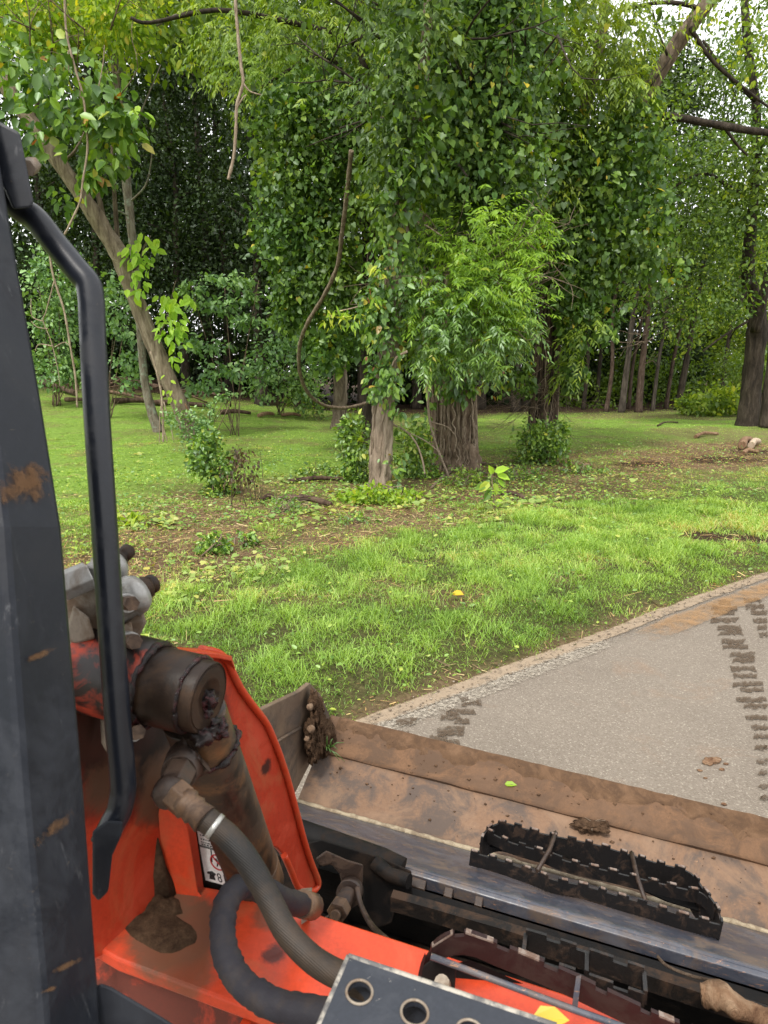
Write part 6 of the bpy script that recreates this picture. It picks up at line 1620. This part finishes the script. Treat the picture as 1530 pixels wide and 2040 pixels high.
ce0 = (lip[0] + (edg[0] - lip[0]) * .60, lip[1] + (edg[1] - lip[1]) * .60 + .010)
noisy_panel(ce0, (edg[0] + .025, edg[1] + .022), P_edge, 'cutting_edge', bucket, nu=110, nv=8, amp=.007, thick=.018, seed=4)
mb = MB(); rr = random.Random(3); mb.tube([mp2(BL_ + (BR_ - BL_) * i / 90, lip, (.0, .008)) for i in range(91)], [.010 * rr.uniform(.75, 1.25) for _ in range(91)], 8); mb.build('weld_seam', P_weld, bucket)
# top edge of the back, folded over, with stubby tabs
mb = MB(); mb.prism([mp2(BL_, top), mp2(BR_, top), mp2(BR_, (top[0] - .012, top[1] - .006)), mp2(BL_, (top[0] - .012, top[1] - .006))], -UP * .035); mb.build('back_lip', P_back, bk, bevel=.003)
for la, w_ in ((-.66, .03), (-.57, .02), (-.50, .016), (-.40, .05), (-.30, .022), (-.22, .02)):
    mb = MB(); mb.prism([mp2(la, (top[0] - .013, top[1] - .01)), mp2(la + w_, (top[0] - .013, top[1] - .01)), mp2(la + w_, (top[0] - .035, top[1] - .02)), mp2(la, (top[0] - .035, top[1] - .02))], -UP * .012); mb.build('back_tab', P_fit, bk, bevel=.002)
# side plates
sp_px = [(560, 1640), (578, 1600), (655, 1448), (662, 1436), (640, 1384), (618, 1361), (598, 1377), (510, 1419), (430, 1480), (480, 1600)]
P3 = [Lp(x, y, BL_) for x, y in sp_px]
mb = MB(); mb.prism(P3, -RT * .018); mb.build('side_plate', P_side, bucket, bevel=.003)
mb = MB(); mb.prism([q + RT * (BR_ - BL_ + .019) for q in P3], -RT * .018); mb.build('side_plate', P_side, bucket, bevel=.003)
mb = MB(); mb.tube([Lp(x, y, BL_ + .006) for x, y in ((520, 1500), (560, 1472), (598, 1450))], .006, 8); mb.build('side_weld', P_side, bucket)
# underside closing the bucket shell
mb = MB(); mb.prism([mp2(BL_, (lip[0], lip[1] - .012)), mp2(BR_, (lip[0], lip[1] - .012)), mp2(BR_, (top[0] + .02, top[1] - .30)), mp2(BL_, (top[0] + .02, top[1] - .30))], -UP * .012); mb.build('shell', P_blk, bucket)

# step bolted to the bucket back
fnb = norm(FV * .508 + UP * .862 + RV * (.862 * TILT)); Pb0 = mp2(0, top)
def bkp(x, y, off): return plane_p(x, y, Pb0 + fnb * off, fnb)
near = smooth_px([(938, 1692), (970, 1700), (1003, 1710), (1065, 1731), (1106, 1747), (1168, 1759), (1238, 1780), (1295, 1796), (1361, 1817), (1437, 1836)], 4)
mid_ = smooth_px([(972, 1650), (1019, 1673), (1077, 1689), (1131, 1710), (1221, 1731), (1304, 1751), (1369, 1766), (1402, 1774), (1428, 1805)], 4)
far_ = smooth_px([(960, 1668), (972, 1646), (1003, 1634), (1045, 1645), (1085, 1656), (1140, 1667), (1188, 1677), (1229, 1689), (1312, 1714), (1374, 1731), (1402, 1764), (1431, 1805), (1439, 1836)], 4)
NST = norm(UP + TILT * RV); PST = bkp(1190, 1765, .055)
def stp_(x, y, off=0.): return plane_p(x, y, PST + NST * off, NST)
sn = serrated([stp_(q[0], q[1]) for q in near], NST, .052, .006, .052, .010, None, P_tooth, 'step', bucket, P_tip, .5)
serrated([stp_(q[0], q[1]) for q in mid_], NST, .045, .006, .052, .010, None, P_tooth, 'step_rail', sn, P_tip, .5)
serrated([stp_(q[0], q[1]) for q in far_], NST, .110, .006, .052, .010, None, P_tooth, 'step_rail', sn, P_tip, .5)
for a, b, c in (((1107, 1658), (1094, 1694), (1070, 1735)), ((1258, 1698), (1268, 1742), (1286, 1796))):
    mb = MB(); mb.tube([stp_(*a, -.004), stp_(*b, -.004), stp_(*c, -.004)], .007, 4); mb.build('step_rib', P_fit, sn)
mb = MB(); mb.prism([stp_(x, y, -.075) for x, y in ((955, 1680), (975, 1652), (1010, 1643), (1085, 1664), (1200, 1690), (1150, 1722), (1060, 1700), (1000, 1690))], -NST * .004); mb.build('step_shade_plate', P_void, sn)  # near-black plate painted as the shade between the step rails
mb = MB(); mb.prism([stp_(x, y, -.075) for x, y in ((1250, 1712), (1370, 1745), (1430, 1825), (1330, 1795), (1262, 1765))], -NST * .004); mb.build('step_shade_plate', P_void, sn)

# ---- soil caught in the bucket
def heap(path, r, label, seed, sq=.6):
    t = thing('soil_heap', path[0], label, 'soil', 'soil caught in the bucket')
    for k, q in enumerate(path):
        lump(q[:3], r[k], P_soil, t, 'clod', seed + k * 3, 4, .55, sq if isinstance(sq, tuple) else (1, 1, sq))
    return t
BLi = BL_ + .03
hpx = [(624, 1395, .032), (628, 1418, .038), (632, 1442, .045), (640, 1462, .050), (630, 1478, .045), (624, 1500, .036), (652, 1462, .045), (660, 1472, .035), (646, 1488, .036), (636, 1408, .030), (618, 1450, .034), (616, 1482, .030)]
heap([Lp(x, y, BL_ + .03) for x, y, r in hpx], [r for x, y, r in hpx], 'dark soil packed against the left side plate of the bucket', 2, (.55, 1.1, 1.1))
for i, (x, y, s) in enumerate(((618, 1408, .016), (620, 1452, .018), (611, 1472, .012))):
    o = lump(Lp(x, y, BL_ + .072), s * .8, W_peel, None, 'stone', i, 2, .3); props(o, ('upper', 'middle', 'lower')[i] + ' small stone stuck in the soil at the bucket side', 'stone', 'stones in the bucket soil'); LOC[o.name] = np.zeros(3)
t = thing('soil_ridge', mp2(-.2, edg), 'long low ridge of brown soil lying along the cutting edge', 'soil')
rr = random.Random(6)
V = []; F = []; nu = 150; nv = 8
for i in range(nu + 1):
    la = BL_ + .04 + (BR_ - BL_ - .08) * i / nu
    wl = .085 + .06 * mnoise.fractal(Vector((la * 4, 1.2, 0)), .6, 2.1, 4)
    for j in range(nv + 1):
        f = j / nv; q = np.array(edg) + np.array([.018 - f * wl, (.016 - f * wl * .44)])
        hgt = (.005 + .011 * mnoise.fractal(Vector((la * 9, f * 2, 3)), .8, 2.1, 5)) * math.sin(math.pi * min(1, f * .9 + .1)) ** .7 - .004
        V.append(Mp(la, q[0], q[1] + hgt + .012 - .030 * f * f + .010 * mnoise.fractal(Vector((la * 14, f * 3, 7)), .7, 2.1, 6) * f))
w = nv + 1
for i in range(nu):
    for j in range(nv): k = i * w + j; F.append((k, k + 1, k + w + 1, k + w))
V2 = [v - UP * .02 for v in V]; o2 = len(V)
F = [f[::-1] for f in F] + [tuple(o2 + i for i in f) for f in F]
mb = MB(); mb.add(V + V2, [f[::-1] for f in F], True); mb.build('soil', P_ridge, t)
for i, (x, y, s, lab) in enumerate(((820, 1525, .05, 'small soil clump on the bucket floor left of the step'), (1010, 1560, .045, 'soil clump with a green leaf on the cutting edge'), (1180, 1640, .055, 'soil and chaff clump just above the bucket step'))):
    q = Mp(0, edg[0], edg[1]); Pn = norm(-FV * .40 + UP * .915)
    c = plane_p(x, y, mp2(0, lip) + UP * .006, Pn); tt_ = thing('soil_clump', c, lab, 'soil', 'soil caught in the bucket')
    lump(c, s * .8, P_soil, tt_, 'clod', 30 + i, 4, .6, (1.3, 1, .22))
    for k in range(9):
        mb = MB(); a = rr.uniform(0, 6.28); e = c + np.array([math.cos(a), math.sin(a), rr.uniform(.05, .4)]) * rr.uniform(.02, .05); mb.tube([c + UP * .006, e], .0010, 4); mb.build('chaff', B_vinel, tt_)
tuft = thing('grass_tuft', Lp(655, 1490, BL_ + .09), 'torn green grass tuft lying in the bucket corner', 'grass tuft')
for k in range(9):
    c = Lp(652 + rr.uniform(-4, 6), 1490 + rr.uniform(-6, 6), BL_ + .09); e = c + np.array([rr.uniform(-.03, .07), rr.uniform(-.05, .02), rr.uniform(-.03, .06)])
    mb = MB(); mb.tube([c, (c + e) / 2 + UP * .01, e], [.003, .0025, .001], 4); mb.build('blade', M_grass_obj if False else F_low, tuft)
for (x, y, s, lab) in ((1005, 1562, .045, 'small green leaf on the soil of the cutting edge'), (880, 1508 - 10, .04, 'green leaf scrap on the cutting edge rim')):
    o = leaf_obj(ME_sprout, plane_p(x, y, mp2(0, lip) + UP * .03, norm(-FV * .40 + UP * .915)), (1, -.2, .1), (0, -.3, 1), s, None, 'leaf_scrap'); props(o, lab, 'leaf')
# bark chunk and yellow leaf on the machine
o = MB().tube(spline([Dp(1396, 1978, 1.18), Dp(1430, 1985, 1.17), Dp(1470, 2006, 1.15), Dp(1540, 2034, 1.12)], 5), lerp_list([.016, .022, .020, .016], 16), 10, True, .5, 5).build('wood_chunk', W_split, None)
props(o, 'splintered orange brown wood chunk wedged behind the step rail', 'wood chunk')
o = leaf_obj(ME_yel, Dp(1062, 2024, .66), (.9, -.2, .12), (0, -.5, 1), .034, None, 'fallen_leaf'); props(o, 'crumpled yellow leaf on the edge of the holed plate', 'leaf')
mb = MB(); mb.tube(spline([Dp(1310, 1905, 1.3), Dp(1330, 1925, 1.28), Dp(1380, 1945, 1.26), Dp(1430, 1955, 1.24)], 4), .003, 6); props(mb.build('twig', B_vined, None), 'thin reddish twig caught behind the bucket back', 'twig')

# crumbs of dry soil scattered over the bucket floor and edge
nc = 240; lat_ = rng.uniform(BL_ + .05, BR_ - .05, nc); fr = rng.beta(2.2, 1.1, nc)
Pc = np.array([Mp(l, lip[0] + (edg[0] - lip[0]) * f, lip[1] + (edg[1] - lip[1]) * f + (.012 if f > .6 else .003)) for l, f in zip(lat_, fr)])
pebbles(Pc, .0016 + .0065 * rng.random(nc) ** 3, 'soil_crumbs', P_ridge, 'crumbs of dry soil scattered over the bucket floor', 'soil')
# clay crumbs on the asphalt
for i, (px, py, s) in enumerate(((1418, 1517, .022), (1410, 1521, .016), (1428, 1514, .015), (1446, 1522, .008), (1394, 1535, .008), (1438, 1533, .009), (1442, 1603, .008), (1405, 1550, .006))):
    c = Hp(px, py, .02); c[2] = road_z(float(road_s(c[0], c[1]))) + s * .35
    o = lump(c, s, W_split, None, 'clay_crumb', i + 50, 3, .5, (1.4, 1, .5))
    props(o, ('largest clay crumb lying on the asphalt', 'clay crumb touching the left of the largest one', 'clay crumb touching the right of the largest one', 'tiny crumb right of the largest clay crumb', 'tiny crumb left below the largest clay crumb', 'tiny crumb right below the largest clay crumb', 'reddish speck on the asphalt nearer the bucket', 'tiniest crumb below the clay crumbs')[i], 'clay crumb', 'clay crumbs on the road')
print('BLADES', N_BLADES, 'TRIS', sum(len(o.data.polygons) for o in COL.objects if o.type == 'MESH'))
